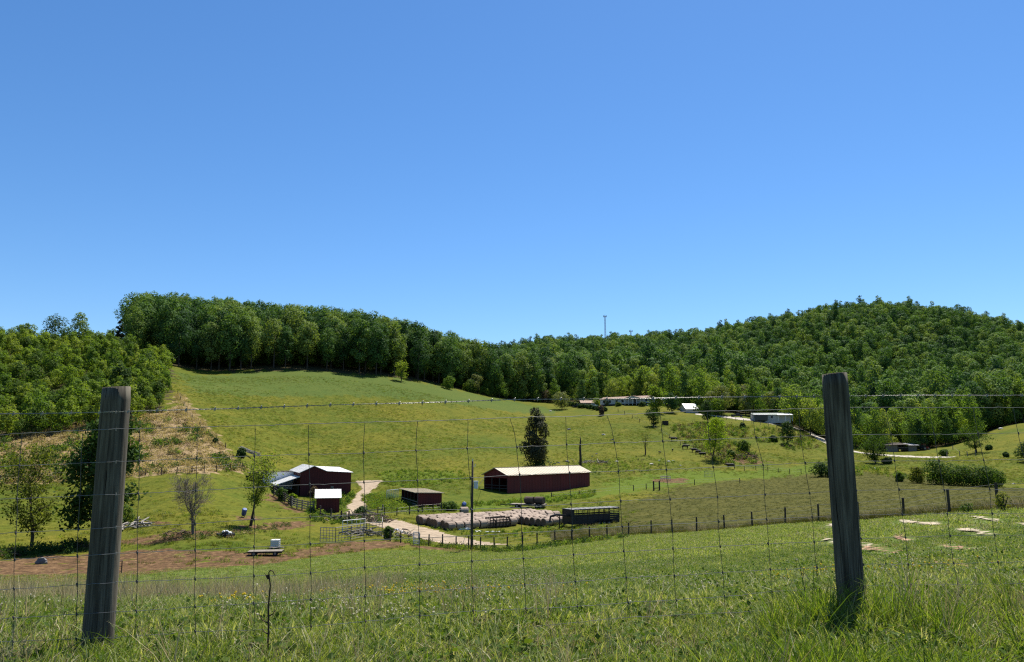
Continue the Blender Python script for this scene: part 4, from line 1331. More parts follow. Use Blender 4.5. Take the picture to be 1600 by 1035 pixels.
t, W = gable_house('small_house', 'small brown roofed house behind the parked white truck', 'house', 908, 636, 28, 6, 2.0, 3.4, M_GREYWOOD, M_BROWNROOF, R(4), 250, ((.2, 1.3, .9, .9), (.8, 1.3, .9, .9)))
t, W = gable_house('white_roofed_shed', 'shed with a brilliant white roof among trees by the drive', 'shed', 1072, 645, 20, 8, 1.6, 4.2, M_SIDING, M_WROOF, R(8), 240)
t, W = gable_house('white_house', 'white single storey house with grey green roof beside the gravel drive', 'house', 1177, 657.5, 56, 7, 2.4, 3.3, M_SIDING, M_GREENROOF, R(-8), 240, ((.08, 1.5, 1.2, 1.1), (.2, 1.5, 1.2, 1.1), (.5, 1.5, .9, 1.1)))
MB().box((W * .2, -.9, 1.15), (W * .34, 1.8, 2.3)).build('porch_screen', M_GLASS, t)
roof_sheet((W * .01, -2.2, 2.35), (W * .39, -2.2, 2.35), (W * .39, .0, 2.75), (W * .01, .0, 2.75)).build('porch_roof', M_GREYROOF, t)
roof_sheet((W * .62, -3.2, 2.2), (W * 1.02, -3.2, 2.2), (W * 1.02, -.4, 2.75), (W * .62, -.4, 2.75)).build('carport_roof', M_WROOF, t)
for fx in (.63, .82, 1.0):
    MB().box((W * fx, -3.0, 1.0), (.15, .15, 2.6)).build('post', M_WHITE, t)

# open shed beside the gravel yard
p = hit(1384, 706, 200)
q = p.y / FPX
os_ = thing('open_shed', 'weathered grey open shed with a low dark roof beside the gravel yard', 'shed', p, R(6))
W = 56 * q
m = MB(); wall_quad(m, (0, 0, 0), (W * .36, 0, 0), 2.7, 2.7); ribs(m, (.1, 0, 0), (W * .36, 0, 0), 2.6, 2.6, .5); m.build('wall', M_GREYWOOD, os_)
m = MB(); wall_quad(m, (W * .66, 0, 0), (W * .92, 0, 0), 2.4, 2.4); ribs(m, (W * .66, 0, 0), (W * .92, 0, 0), 2.3, 2.3, .5); m.build('wall', M_GREYWOOD, os_)
m = MB(); wall_quad(m, (W * .64, 5.6, 0), (0, 5.6, 0), 2.5, 2.5); m.build('wall', M_DARKWOOD, os_)
for fx in (.0, .36, .46, .56, .66, .92):
    MB().box((W * fx, -.06, 1.1), (.16, .16, 3.0)).build('post', M_DARKWOOD, os_)
MB().bar((W * .36, 0, 1.0), (W * .66, 0, 1.0), .1, .14).bar((W * .36, 0, 1.6), (W * .66, 0, 1.6), .1, .14).build('rail', M_GREYWOOD, os_)
roof_sheet((-.6, -.9, 2.55), (W * .66, -.9, 2.75), (W * .66, 6.2, 3.6), (-.6, 6.2, 3.4)).build('roof', M_DARKWOOD, os_)
roof_sheet((W * .63, -1.0, 2.5), (W * .97, -1.0, 2.5), (W * .93, 4.6, 3.3), (W * .63, 4.6, 3.3)).build('roof', M_GREYROOF, os_)
MB().box((W * .79, 2.6, 1.0), (W * .24, 4.8, 2.0)).build('inner_wall', M_DARKWOOD, os_)

# ---- vehicles far off
def wheel(t, x, y, z, r, w=.24, n=12):
    ty = MB()
    ty.tube([(x, y - w / 2, z), (x, y + w / 2, z)], r, n)
    a = ty.build('wheel', M_RUBBER, t)
    MB().tube([(x, y - w / 2 - .015, z), (x, y + w / 2 + .015, z)], r * .5, 8).build('rim', M_STEEL, a)
    return a

def pickup(label, px, py, yaw, mat, dmin=240):
    p = hit(px, py, dmin)
    t = thing('pickup_truck', label, 'truck', p, yaw)
    m = MB()
    m.prism([(-2.6, .45), (2.55, .45), (2.6, .95), (1.4, 1.12), (.85, 1.12), (.8, 1.15), (-2.6, 1.1)], -.9, .9)
    m.build('body', mat, t)
    MB().prism([(-.55, 1.12), (1.3, 1.1), (.75, 1.75), (-.45, 1.78)], -.78, .78).build('cab', mat, t)
    for s_ in (-1, 1):
        MB().prism([(-.42, 1.18), (1.05, 1.16), (.68, 1.66), (-.38, 1.68)], s_ * .775, s_ * .80).build('window', M_GLASS, t)
        for x in (-1.65, 1.65):
            wheel(t, x, s_ * .82, .38, .38)
    MB().add([(1.305, -.68, 1.12), (1.305, .68, 1.12), (.80, .66, 1.68), (.80, -.66, 1.68)], [(0, 1, 2, 3)]).build('windscreen', M_GLASS, t)
    MB().box((-1.6, 0, 1.12), (1.9, 1.5, .05)).build('truck_bed', M_BLACKSTEEL, t)
    return t
pickup('white pickup truck parked left of the long house', 926, 636.5, R(10), M_WHITE, 250)
pickup('dark pickup truck parked left of the white one behind the hedge', 902, 637, R(-5), M_BLACKSTEEL, 250)
pickup('black pickup truck parked on the gravel drive', 1152, 652, R(-12), M_BLACKSTEEL, 240)

p = hit(1444, 704, 200)
tr = thing('tractor', 'small red and black tractor parked right of the open shed', 'tractor', p, R(15))
M_TRED = simple_mat('tractor_red', (0.30, 0.03, 0.02), (0.2, 0.03, 0.02), 3, rough=.5, bump=.05)
MB().prism([(.2, .7), (2.1, .75), (2.1, 1.35), (.3, 1.45)], -.35, .35).build('hood', M_TRED, tr)
MB().prism([(-.9, .9), (.3, .9), (.2, 2.35), (-.8, 2.35)], -.6, .6).build('cab', M_GLASS, tr)
MB().box((-.3, 0, 2.42), (1.4, 1.4, .12)).build('roof', M_TRED, tr)
for s_ in (-1, 1):
    wheel(tr, -.5, s_ * .85, .8, .8, .42, 14)
    wheel(tr, 1.7, s_ * .72, .48, .48, .3, 12)

# ---- radio masts on the far ridge
def mast(label, px, ytop, ybase, d, w0, w1, plats):
    b = on(px, ybase, d)
    t_ = on(px, ytop, d)
    H = t_.z - b.z
    z0 = -14
    t = thing('radio_mast', label, 'mast', b, .3)
    m = MB(); br = MB()
    corners = [(math.cos(k * 2.094), math.sin(k * 2.094)) for k in range(3)]
    n = 14
    def P(k, f):
        w = w0 + (w1 - w0) * f
        return (corners[k % 3][0] * w, corners[k % 3][1] * w, z0 + (H - z0) * f)
    for k in range(3):
        MB().bar(P(k, 0), P(k, 1), .22, .22).build('leg', M_STEEL, t)
    for i in range(n):
        for k in range(3):
            br.bar(P(k, i / n), P(k + 1, (i + 1) / n), .11, .11)
            br.bar(P(k, i / n), P(k + 1, i / n), .11, .11)
    br.build('lattice', M_STEEL, t)
    for f, rr in plats:
        pm = MB()
        z = z0 + (H - z0) * f
        for k in range(6):
            a = k * math.pi / 3
            pm.bar((rr * .3 * math.cos(a), rr * .3 * math.sin(a), z), (rr * math.cos(a), rr * math.sin(a), z), .18, .18)
        pl = pm.build('platform', M_STEEL, t)
        for k in range(6):
            a = k * math.pi / 3
            MB().box((rr * math.cos(a), rr * math.sin(a), z + .3), (.45, .45, 2.0), a).build('antenna', M_STEEL, pl)
    MB().bar((0, 0, H), (0, 0, H + 2.2), .1, .1).build('spike', M_STEEL, t)
    return t
mast('tall slim lattice radio mast on the far ridge', 946, 494, 538, 860, 1.3, .5, ((.985, 1.7),))
mast('short mast standing close beside the tall slim one', 949.5, 525, 540, 880, .8, .6, ((.96, 1.0),))
mast('lower radio mast with two antenna rings on the far ridge', 986, 517, 533, 900, .8, .5, ((.97, 1.9), (.72, 1.4)))

# ---------------------------------------------------------------- hay
def bale_mesh(seed, ln=1.24, r=.63):
    rr = np.random.default_rng(seed)
    m = MB()
    n, secs = 16, 5
    vs, fs = [], []
    for i in range(secs):
        x = ln * (-.5, -.42, 0, .42, .5)[i]
        k = r * (.92 if i in (0, secs - 1) else 1.0)
        for j in range(n):
            a = 2 * math.pi * j / n
            q_ = k * (1 + rr.uniform(-.018, .018))
            z = q_ * math.sin(a)
            z = z * (1.0 if z > -.5 * r else .94)
            vs.append((x, q_ * 1.02 * math.cos(a), z + r * .94))
    for i in range(secs - 1):
        for j in range(n):
            fs.append((i * n + j, (i + 1) * n + j, (i + 1) * n + (j + 1) % n, i * n + (j + 1) % n))
    m.add(vs, fs)
    # slightly dished end faces
    for i, s_ in ((0, -1), (secs - 1, 1)):
        c = len(m.v)
        m.v.append((s_ * (ln / 2 - .03), 0, r * .94))
        for j in range(n):
            a_, b_ = i * n + j, i * n + (j + 1) % n
            m.f.append((a_, b_, c) if s_ < 0 else (b_, a_, c))
            m.mi.append(1)
    return m.mesh('round_bale', [M_HAY, M_HAYEND], False)
BALES = [bale_mesh(k) for k in (1, 2, 3, 4)]
yaw = R(38)
u_ = Vector((math.cos(yaw), math.sin(yaw), 0)); w_ = Vector((-math.sin(yaw), math.cos(yaw), 0))
ORD = ['front', 'second', 'third', 'fourth', 'fifth', 'sixth', 'rear']
def bale(pos, rz, label, group='round hay bales lying in long rows', zoff=0):
    o = link('hay_bale', random.choice(BALES))
    o.location = (pos.x, pos.y, gz(pos.x, pos.y) - .04 + zoff)
    o.rotation_euler = (0, 0, rz + random.choice((0, math.pi)) + random.uniform(-.05, .05))
    s_ = random.uniform(.94, 1.06)
    o.scale = (random.uniform(.96, 1.02), s_, s_)
    return tag(o, label, 'hay bale', group)
b0 = hit(698, 829, 85) + u_ * .65 + w_ * .1
for k in range(7):
    for i in range(16 if k else 9):
        pos = b0 + w_ * (1.28 * k) + u_ * (1.35 * i + random.uniform(-.05, .05) + (.25 * math.sin(k * 2.1))) + w_ * random.uniform(-.06, .06)
        if i == 0:
            lab = 'round bale at the open left end of the %s long row, its dark end showing' % ORD[k]
        else:
            lab = 'weathered round hay bale in the %s part of the %s long row' % (('left', 'middle', 'right')[min(2, i * 3 // (16 if k else 9))], ORD[k])
        bale(pos, yaw, lab)
b1 = hit(849, 823.5, 85) + u_ * .65
for k in range(6):
    for i in range(4 if k < 4 else 3):
        pos = b1 + w_ * (1.28 * k) + u_ * (1.35 * i + random.uniform(-.05, .05))
        lab = ('dark ended round bale starting the %s short row behind the stock trailer' if i == 0 else 'round hay bale in the %s short row behind the stock trailer') % ORD[k]
        bale(pos, yaw, lab)
p = hit(725, 804.5, 100)
bale(p, R(20), 'single loose round bale lying behind the left part of the long rows', group=None)

# hay wagon with two bales
p = hit(826, 793.5, 110)
wy = R(-14)
wg = thing('hay_wagon', 'low flat farm wagon carrying two dark round bales', 'wagon', (p.x, p.y, p.z), wy)
MB().box((0, 0, .62), (6.2, 2.2, .12)).build('deck', M_GREYWOOD, wg)
MB().bar((-3.1, -.8, .48), (3.1, -.8, .48), .12, .16).bar((-3.1, .8, .48), (3.1, .8, .48), .12, .16).build('frame', M_BLACKSTEEL, wg)
MB().bar((-3.1, 0, .6), (-5.2, 0, .4), .12, .12).bar((-3.1, -.6, .6), (-4.3, 0, .5), .1, .1).bar((-3.1, .6, .6), (-4.3, 0, .5), .1, .1).build('drawbar', M_BLACKSTEEL, wg)
for x in (-1.9, 1.7, 2.4):
    MB().bar((x, -.95, .36), (x, .95, .36), .1, .1).build('axle', M_BLACKSTEEL, wg)
    for s_ in (-1, 1):
        wheel(wg, x, s_ * 1.0, .36, .36)
WAGON_BALE = BALES[0].copy()
WAGON_BALE.materials[0] = simple_mat('old_dark_hay', (0.11, 0.075, 0.06), (0.06, 0.042, 0.036), 3.2, (1, 6, 6), .95, .9, 10, dist=.05)
for k, x in enumerate((.2, 2.0)):
    q_ = Vector((p.x + x * math.cos(wy), p.y + x * math.sin(wy), 0))
    o = link('hay_bale', WAGON_BALE)
    o.location = (q_.x, q_.y, p.z + .66)
    o.rotation_euler = (0, 0, wy - R(16))
    o.scale = (1.35, 1.06, 1.06)
    tag(o, ('left' if k == 0 else 'right') + ' of the two dark round bales loaded on the wagon', 'hay bale', 'round bales on the wagon')

# ---------------------------------------------------------------- stock trailer
pa = hit(893, 826, 85)
tl = thing('stock_trailer', 'long black gooseneck livestock trailer with slatted sides and three axles', 'trailer', (pa.x, pa.y, pa.z), R(30))
Lt, Wt, z1, z2 = 8.3, 2.2, .62, 2.45
m = MB()
for y in (0, Wt):
    m.bar((0, y, z1), (Lt, y, z1), .10, .26)
    m.bar((0, y, z2), (Lt, y, z2), .07, .10)
m.bar((0, 0, z1), (0, Wt, z1), .1, .2).bar((Lt, 0, z1), (Lt, Wt, z1), .1, .2)
m.build('frame', M_BLACKSTEEL, tl)
MB().box((Lt / 2, Wt / 2, z1), (Lt - .12, Wt - .12, .1)).build('floor', M_DARKWOOD, tl)
for y in (0, Wt):
    for k in range(10):
        MB().bar((Lt * k / 9, y, z1 + .1), (Lt * k / 9, y, z2 - .05), .07, .07).build('post', M_BLACKSTEEL, tl)
    for zz, hh in ((.88, .26), (1.16, .26), (1.44, .25), (1.70, .18), (2.02, .05)):
        MB().bar((.03, y, zz), (Lt - .03, y, zz), .035, hh).build('slat', M_BLACKSTEEL, tl)
MB().box((.28, Wt / 2, 1.5), (.5, Wt - .02, 1.85)).build('front_wall', M_BLACKSTEEL, tl)
m = MB()
for k in range(5):
    m.bar((Lt, .1, .95 + .33 * k), (Lt, Wt - .1, .95 + .33 * k), .05, .09)
m.build('tailgate', M_BLACKSTEEL, tl)
rf = MB(); rf.box((Lt / 2, Wt / 2, z2 + .08), (Lt + .1, Wt + .1, .05))
for k in range(11):
    rf.bar((Lt * k / 10, 0, z2 + .12), (Lt * k / 10, Wt, z2 + .12), .06, .05)
rf.build('roof', simple_mat('worn_grey_canvas', (0.24, 0.235, 0.225), (0.16, 0.155, 0.15), 2, rough=.7), tl)
MB().bar((.1, .6, z1 + 1.05), (-1.9, .95, z1 + 1.2), .14, .22).bar((.1, Wt - .6, z1 + 1.05), (-1.9, Wt - .95, z1 + 1.2), .14, .22).bar((-1.8, Wt / 2, z1 + 1.22), (-2.7, Wt / 2, z1 + 1.05), .2, .25).bar((-2.7, Wt / 2, z1 + 1.1), (-2.9, Wt / 2, z1 + .25), .18, .18).build('gooseneck', M_BLACKSTEEL, tl)
MB().bar((-.9, .55, z1 + 1.0), (-.9, .55, -.05), .1, .1).bar((-.9, Wt - .55, z1 + 1.0), (-.9, Wt - .55, -.05), .1, .1).bar((-.9, .55, .5), (0, .6, .7), .08, .08).box((-.9, .55, -.03), (.3, .3, .06)).box((-.9, Wt - .55, -.03), (.3, .3, .06)).build('jack', M_BLACKSTEEL, tl)
for x in (4.6, 5.45, 6.3):
    for y in (-.12, Wt + .12):
        wheel(tl, x, y, .40, .40, .26)
    MB().bar((x, 0, .4), (x, Wt, .4), .1, .1).build('axle', M_BLACKSTEEL, tl)
for y in (-.16, Wt + .16):
    MB().prism([(4.05, .72), (4.25, .9), (6.65, .9), (6.85, .72), (6.8, .70), (6.62, .86), (4.28, .86), (4.1, .70)], y - .15, y + .15).build('mudguard', M_BLACKSTEEL, tl)

# ---------------------------------------------------------------- utility pole with transformer
p = hit(737, 860, 70)
H = 133 * p.y / FPX
po = thing('utility_pole', 'tall dark utility pole with a small grey transformer in the farmyard', 'pole', p)
MB().tube([(0, 0, -1), (0, 0, H * .5), (.03, 0, H)], [.17, .145, .11], 10).build('pole', M_DARKWOOD, po, True)
MB().tube([(.42, 0, H * .69), (.42, 0, H * .76)], .24, 12).tube([(.42, 0, H * .76), (.42, 0, H * .775)], .27, 12).build('transformer', M_GALV, po)
MB().bar((.1, 0, H * .74), (.3, 0, H * .74), .06, .06).bar((.1, 0, H * .70), (.3, 0, H * .70), .06, .06).build('bracket', M_STEEL, po)
MB().tube([(.03, 0, H), (.03, 0, H + .25)], .05, 8).tube([(.16, 0, H - .6), (.34, 0, H - .55), (.36, 0, H - .35)], .035, 6).build('insulator', M_GALV, po)
MB().tube([(.05, .12, H * .72), (.05, .12, 2.0)], .03, 5).build('conduit', M_STEEL, po)
# wires run from the pole to the barn end and off to the left
def wire(name, lab, a, b, sag, r=.02, n=14):
    pts = []
    for i in range(n + 1):
        f = i / n
        q_ = Vector(a).lerp(Vector(b), f)
        q_.z -= sag * 4 * f * (1 - f)
        pts.append(q_)
    o = MB().tube(pts, r, 4).build(name, M_RUBBER)
    return tag(o, lab, 'cable')
topp = Vector((p.x + .1, p.y, p.z + H * .70))
bm = barn.matrix_basis
wire('power_cable', 'dark cable strung from the transformer to the long barn', topp + Vector((.45, 0, 0)), Matrix.Translation(barn.location) @ Matrix.Rotation(R(45), 4, 'Z') @ Vector((.1, Wb * .97, He - .3)), .15, .03)

# ---------------------------------------------------------------- fences
def post_row(name, label, cat, pts, h, r, mat, wires=(), lean=.03, seed=1, wr=.006, flat=True):
    rr = random.Random(seed)
    o = pts[0]
    t = thing(name, label, cat, o)
    loc = [Vector(p_) - Vector(o) for p_ in pts]
    tops = []
    for q_ in loc:
        hh = h * rr.uniform(.92, 1.08)
        l = Vector((rr.uniform(-lean, lean) * hh, rr.uniform(-lean, lean) * hh, hh))
        MB().tube([q_ + Vector((0, 0, -.4)), q_ + l], [r, r * .9], 8).build('post', mat, t)
        tops.append((q_, l))
    for f in wires:
        m = MB()
        pl = []
        for (q_, l) in tops:
            pl.append(q_ + l * f)
        m.tube(pl, wr, 4)
        m.build('wire', M_STEEL, t)
    return t

FP = [(610.7, 842.5, 96), (627, 846.5, 95), (656, 851, 94), (670.6, 852, 93), (692, 855, 92), (713, 857, 92), (732.5, 859, 91), (751, 860, 91), (772.5, 860, 90), (792.5, 859, 90), (816, 859, 90), (839, 858, 90), (867, 853.7, 90), (892.5, 851, 89), (920.7, 848.6, 88), (948, 845.5, 87), (981.4, 842.5, 86), (1016.6, 838.3, 83), (1049.7, 835, 81), (1087.4, 833, 78), (1131, 829.5, 75), (1174.4, 824.6, 71), (1226, 821, 67), (1278.6, 817.3, 62), (1340.7, 812.5, 56), (1411.6, 808, 50), (1484, 802.8, 45), (1560.5, 797, 42), (1650, 794, 39), (1760, 792, 37)]
fpts = [at(px, d) for px, py, d in FP]
post_row('field_fence', 'wire fence on dark posts curving along the far side of the near grass', 'fence', fpts, 1.38, .085, M_DARKWOOD, (.95, .72, .5, .25), .03, 3, .007)
bp = at(1560.5, 41.6)

def hits(pl, dmin):
    return [hit(px, py, dmin) for px, py in pl]
post_row('paddock_fence', 'low post and wire fence along the lower edge of the brown field', 'fence', hits([(0, 754), (30, 752), (60, 751), (90, 749), (203, 744), (227, 743), (252, 742.5), (276, 741.5), (300, 740.5), (319, 739), (338, 738), (360, 735.5), (378, 735)], 100), 1.35, .09, M_DARKWOOD, (.9, .55), .05, 4, .012)
post_row('boundary_fence', 'thin fence climbing between the brown field and the steep pasture', 'fence', hits([(352, 701), (338, 690), (325, 679), (312, 668), (300, 656), (292, 645), (287, 635), (282, 625), (278, 617)], 150), 1.35, .10, M_DARKWOOD, (.9, .5), .05, 5, .014)
post_row('track_fence', 'post and wire fence along the far side of the farmyard below the open shelter', 'fence', hits([(590, 806), (601, 805), (620, 806), (640, 804), (660, 801), (677, 800), (690, 799)], 100), 1.25, .09, M_DARKWOOD, (.92, .55), .05, 6, .012)
post_row('meadow_fence', 'thin wire fence on small posts along the upper edge of the olive field', 'fence', hits([(862, 780), (905, 776), (990, 767), (1010, 765), (1085, 758), (1156, 755)], 130), 1.3, .10, M_DARKWOOD, (.9, .5), .05, 7, .010)
post_row('bank_fence', 'line of small posts along the foot of the scrubby bank', 'fence', hits([(1163, 736), (1181, 734), (1200, 737), (1216, 738.5), (1234, 740), (1252, 741)], 180), 1.3, .10, M_DARKWOOD, (.9, .5), .05, 17, .012)
post_row('pasture_fence', 'line of small posts crossing the upper pasture below the long house', 'fence', hits([(945, 640), (966, 644), (976, 648), (988, 654), (999, 660), (1021, 669), (1033, 676), (1046, 685), (1063, 696), (1084, 704)], 200), 1.5, .12, M_DARKWOOD, (.9, .5), .05, 8, .018)
post_row('drive_fence', 'line of small posts beside the gravel drive below the white house', 'fence', hits([(1120, 654), (1135, 656), (1150, 658), (1162, 660), (1175, 662), (1188, 664), (1201, 666), (1214, 669)], 200), 1.4, .11, M_GREYWOOD, (.85,), .04, 9, .016)
t = post_row('slope_posts', 'row of leaning grey posts at the foot of the grassy slope on the right', 'fence', hits([(1480, 714), (1489, 703), (1500, 713), (1512, 713), (1525, 712)], 200), 1.7, .14, M_GREYWOOD, (.8,), .08, 10, .02)

def plank_fence(name, label, pts, h, rails, mat, seed=1, cat='fence', pr=.10):
    rr = random.Random(seed)
    o = Vector(pts[0])
    t = thing(name, label, cat, o)
    L = [Vector(p_) - o for p_ in pts]
    for q_ in L:
        MB().box((q_.x, q_.y, q_.z + h / 2 - .2), (pr * 2, pr * 2, h + .4 + rr.uniform(0, .25))).build('post', mat, t)
    for a, b in zip(L[:-1], L[1:]):
        for k in range(rails):
            z = h * (.25 + .68 * k / max(1, rails - 1))
            MB().bar(a + Vector((0, -.1, z + rr.uniform(-.05, .05))), b + Vector((0, -.1, z + rr.uniform(-.05, .05))), .05, .17).build('plank', mat, t)
    return t
plank_fence('pen_fence', 'dark plank fence of the pen running down from the gabled barn', hits([(428, 775), (436, 780), (445, 785), (454, 791)], 95), 1.6, 4, M_DARKWOOD, 1)
plank_fence('pen_fence', 'weathered plank fence between the pen and the small shed', hits([(456, 792), (464, 795.5), (472, 797), (481, 799), (490, 800)], 95), 1.6, 4, M_GREYWOOD, 2)
plank_fence('board_fence', 'broken board fence below the small shed', hits([(500, 806), (517, 812), (533, 815), (545, 816)], 85), 1.5, 1, M_DARKWOOD, 3)
plank_fence('rail_fence', 'pale single rail fence beside the brush pile', hits([(572, 800), (598, 798.5)], 95), 1.0, 1, M_GREYWOOD, 4)
plank_fence('post_gate', 'pair of dark posts joined by a rail in the olive meadow', hits([(1021.5, 767), (1030.5, 766.5)], 130), 2.0, 1, M_DARKWOOD, 5, 'gate', .14)

def pipe_panel(a, b, h, label, mat, group=None, bars=6, name='corral_panel', stays=5):
    a, b = Vector(a), Vector(b)
    t = thing(name, label, 'panel', a, 0, group)
    d = b - a
    MB().tube([(0, 0, .05), (0, 0, h)], .045, 6).tube([d + Vector((0, 0, .05)), d + Vector((0, 0, h))], .045, 6).tube([(0, 0, h), d + Vector((0, 0, h))], .045, 6).build('frame', mat, t)
    for k in range(bars - 1):
        z = .2 + (h - .2) * k / (bars - 1)
        MB().tube([Vector((0, 0, z)), d + Vector((0, 0, z))], .03, 5).build('rail', mat, t)
    for k in range(1, stays):
        q_ = d * (k / stays)
        MB().tube([q_ + Vector((0, 0, .15)), q_ + Vector((0, 0, h))], .028, 5).build('stay', mat, t)
    return t
cps = hits([(500, 848.5), (524, 849), (548, 845), (572, 840), (597, 838)], 70)
G_ = 'pipe panels of the corral'
for k, lab in enumerate(('leftmost front pipe panel of the corral', 'second front pipe panel of the corral from its left corner', 'third front pipe panel of the corral, before the timber', 'right front pipe panel of the corral next to the green bush')):
    pipe_panel(cps[k], cps[k + 1], 1.75, lab, M_STEEL, G_)
cpb = hits([(535, 836), (570, 832)], 80)
pipe_panel(cpb[0], cpb[1], 1.75, 'rear pipe panel of the corral with a white top rail', M_WHITE, G_, 4)
pipe_panel(cps[4], hit(597, 829, 80), 1.75, 'end pipe panel of the corral beside the green bush', M_STEEL, G_)
pipe_panel(hit(646, 852, 80), hit(655, 853, 80), 1.5, 'pale blue grey wire gate in the fence beside the junk', M_GALV, None, 5, 'wire_gate')
pipe_panel(hit(604, 781, 100), hit(622, 779, 100), 1.7, 'pale metal gate beside the open shelter', M_GALV, None, 8, 'metal_gate')
pipe_panel(hit(183, 898, 55), hit(189.5, 897, 55), 1.1, 'small dark gate end beside the left fence post', M_BLACKSTEEL, None, 3, 'small_gate', 1)
pipe_panel(hit(1101, 746, 150), hit(1114, 746, 150), 1.6, 'reddish hay feeder frame standing in the bright meadow', M_STEEL, None, 3, 'hay_feeder', 6)
t = thing('hay_feeder', 'low dark feeder ring on the bare brown spot in the meadow', 'feeder', hit(1040, 751, 150))
MB().tube([(1.3 * math.cos(a), 1.3 * math.sin(a), 1.0) for a in np.linspace(0, 6.283, 13)], .05, 5).tube([(1.3 * math.cos(a), 1.3 * math.sin(a), .5) for a in np.linspace(0, 6.283, 13)], .05, 5).build('ring', M_STEEL, t)
for k in range(8):
    a = k * .785
    MB().bar((1.3 * math.cos(a), 1.3 * math.sin(a), -.1), (1.3 * math.cos(a), 1.3 * math.sin(a), 1.0), .06, .06).build('leg', M_STEEL, t)

# stack of dark steel panels (open lattice crate) before the bales
p = hit(766, 826, 80)
p2 = hit(796, 823.5, 80)
t = thing('feed_rack', 'dark open lattice feed rack in front of the hay bale rows', 'rack', p, math.atan2(p2.y - p.y, p2.x - p.x))
Lr = (p2 - p).length
m = MB()
for y in (0, 1.1):
    for k in range(7):
        MB().bar((Lr * k / 6, y, -.05), (Lr * k / 6, y, 1.5), .09, .09).build('upright', M_DARKWOOD, t)
    for z in (.25, .7, 1.1, 1.45):
        MB().bar((0, y - .06, z), (Lr, y - .06, z), .05, .12).build('rail', M_DARKWOOD, t)
for x in (0, Lr):
    MB().bar((x, 0, .4), (x, 1.1, .4), .05, .12).bar((x, 0, 1.3), (x, 1.1, 1.3), .05, .12).build('end_rail', M_DARKWOOD, t)

# ---------------------------------------------------------------- yard clutter
def blob(name, label, cat, p, size, mat, seed, jit=.22, flat=1.0, group=None, n=9, mm=6):
    m = MB(); m.ball((0, 0, size[2] * .35), size, n, mm, 0, jit, random.Random(seed))
    o = m.build(name, mat)
    o.location = p
    return tag(o, label, cat, group)
p = hit(715, 828, 80)
def slab(name, label, p, L, W, T, yaw, mat, seed):
    r = random.Random(seed)
    m = MB()
    n = 6
    top, bot = [], []
    for i in range(n + 1):
        x = L * (i / n - .5)
        z = T * (1 + .6 * math.sin(i * 1.7 + seed)) + .03
        for s_ in (-1, 1):
            top.append((x, s_ * W / 2 * r.uniform(.8, 1.1), z)); bot.append((x, s_ * W / 2, .0))
    vs = top + bot
    k = len(top)
    fs = []
    for i in range(n):
        a = 2 * i
        fs += [(a, a + 2, a + 3, a + 1), (k + a + 1, k + a + 3, k + a + 2, k + a), (a, k + a, k + a + 2, a + 2), (a + 1, a + 3, k + a + 3, k + a + 1)]
    fs += [(0, 1, k + 1, k), (2 * n + 1, 2 * n, k + 2 * n, k + 2 * n + 1)]
    o = m.add(vs, fs).build(name, mat, smooth=False)
    o.location = p
    o.rotation_euler = (0, 0, yaw)
    return tag(o, label, 'sheet')
slab('plastic_sheet', 'crumpled white plastic sheet lying on grass in front of the bale row', hit(725, 827, 80), 1.9, 1.5, .16, R(18), M_WHITE, 1)
slab('plastic_sheet', 'small white sheet right of the utility pole', hit(748, 831, 80), .9, .8, .08, R(5), M_WHITE, 2)
slab('plastic_sheet', 'thin pale sheet at the foot of the dark feed rack', hit(770, 831.5, 80), 2.0, .6, .05, R(4), M_GALV, 3)
slab('plastic_sheet', 'pale grey sheeting in front of the dark bale ends', hit(809, 817, 85), 2.2, .9, .12, R(8), M_GALV, 4)

def barrel(label, px, py, dmin, r=.33, H=.95, tilt=.5):
    p = hit(px, py, dmin)
    t = thing('blue_barrel', label, 'barrel', p + Vector((0, 0, .35)))
    t.rotation_euler = (tilt, .35, 0)
    MB().tube([(0, 0, -.1), (0, 0, .05), (0, 0, H * .3), (0, 0, H * .5), (0, 0, H * .7), (0, 0, H - .03), (0, 0, H)], [r * .8, r, r * 1.03, r, r * 1.03, r, r * .86], 14).build('drum', M_BLUE, t, True)
    MB().tube([(0, 0, H), (0, 0, H + .015)], r * .7, 12).build('lid', M_BLUE, t)
    MB().bar((-.2, 0, -.5), (-.15, 0, .1), .06, .06).bar((.2, 0, -.5), (.15, 0, .1), .06, .06).build('stand', M_BLACKSTEEL, t)
barrel('blue drum feeder standing by the slim forked tree', 380.5, 808, 75)
barrel('blue drum in the grass behind the hay bales', 724, 795, 100, .36, 1.0, .9)

def stick_pile(name, label, cat, p, n, rad, hgt, lmin, lmax, th, mat, seed, sx=1.6, mats2=None):
    """a heap of separate sticks: the larger ones are parts, lying across each other"""
    r = random.Random(seed)
    t = thing(name, label, cat, p)
    for k in range(n):
        a, q_ = r.uniform(0, 6.28), rad * math.sqrt(r.random())
        x, y = q_ * math.cos(a) * sx, q_ * math.sin(a)
        z = hgt * (1 - (q_ / rad) ** 2) * r.uniform(.15, 1) + .05
        b, e = r.uniform(0, 6.28), r.uniform(-.35, .55)
        L = r.uniform(lmin, lmax)
        d = Vector((math.cos(b) * math.cos(e), math.sin(b) * math.cos(e), math.sin(e))) * (L / 2)
        c = Vector((x, y, z))
        w = th * r.uniform(.5, 1.2)
        k2 = c + Vector((r.uniform(-.1, .1), r.uniform(-.1, .1), r.uniform(-.05, .1))) * L * .5
        MB().tube([c - d, k2, c + d], [w, w * .85, w * .5], 6).build('branch', mats2[k % len(mats2)] if mats2 else mat, t)
    return t
stick_pile('log_pile', 'heap of bleached logs and branches right of the left fence post', 'wood pile', hit(212, 824, 70), 44, 1.6, 1.1, .8, 2.2, .12, M_DEADWOOD, 1, 1.7)
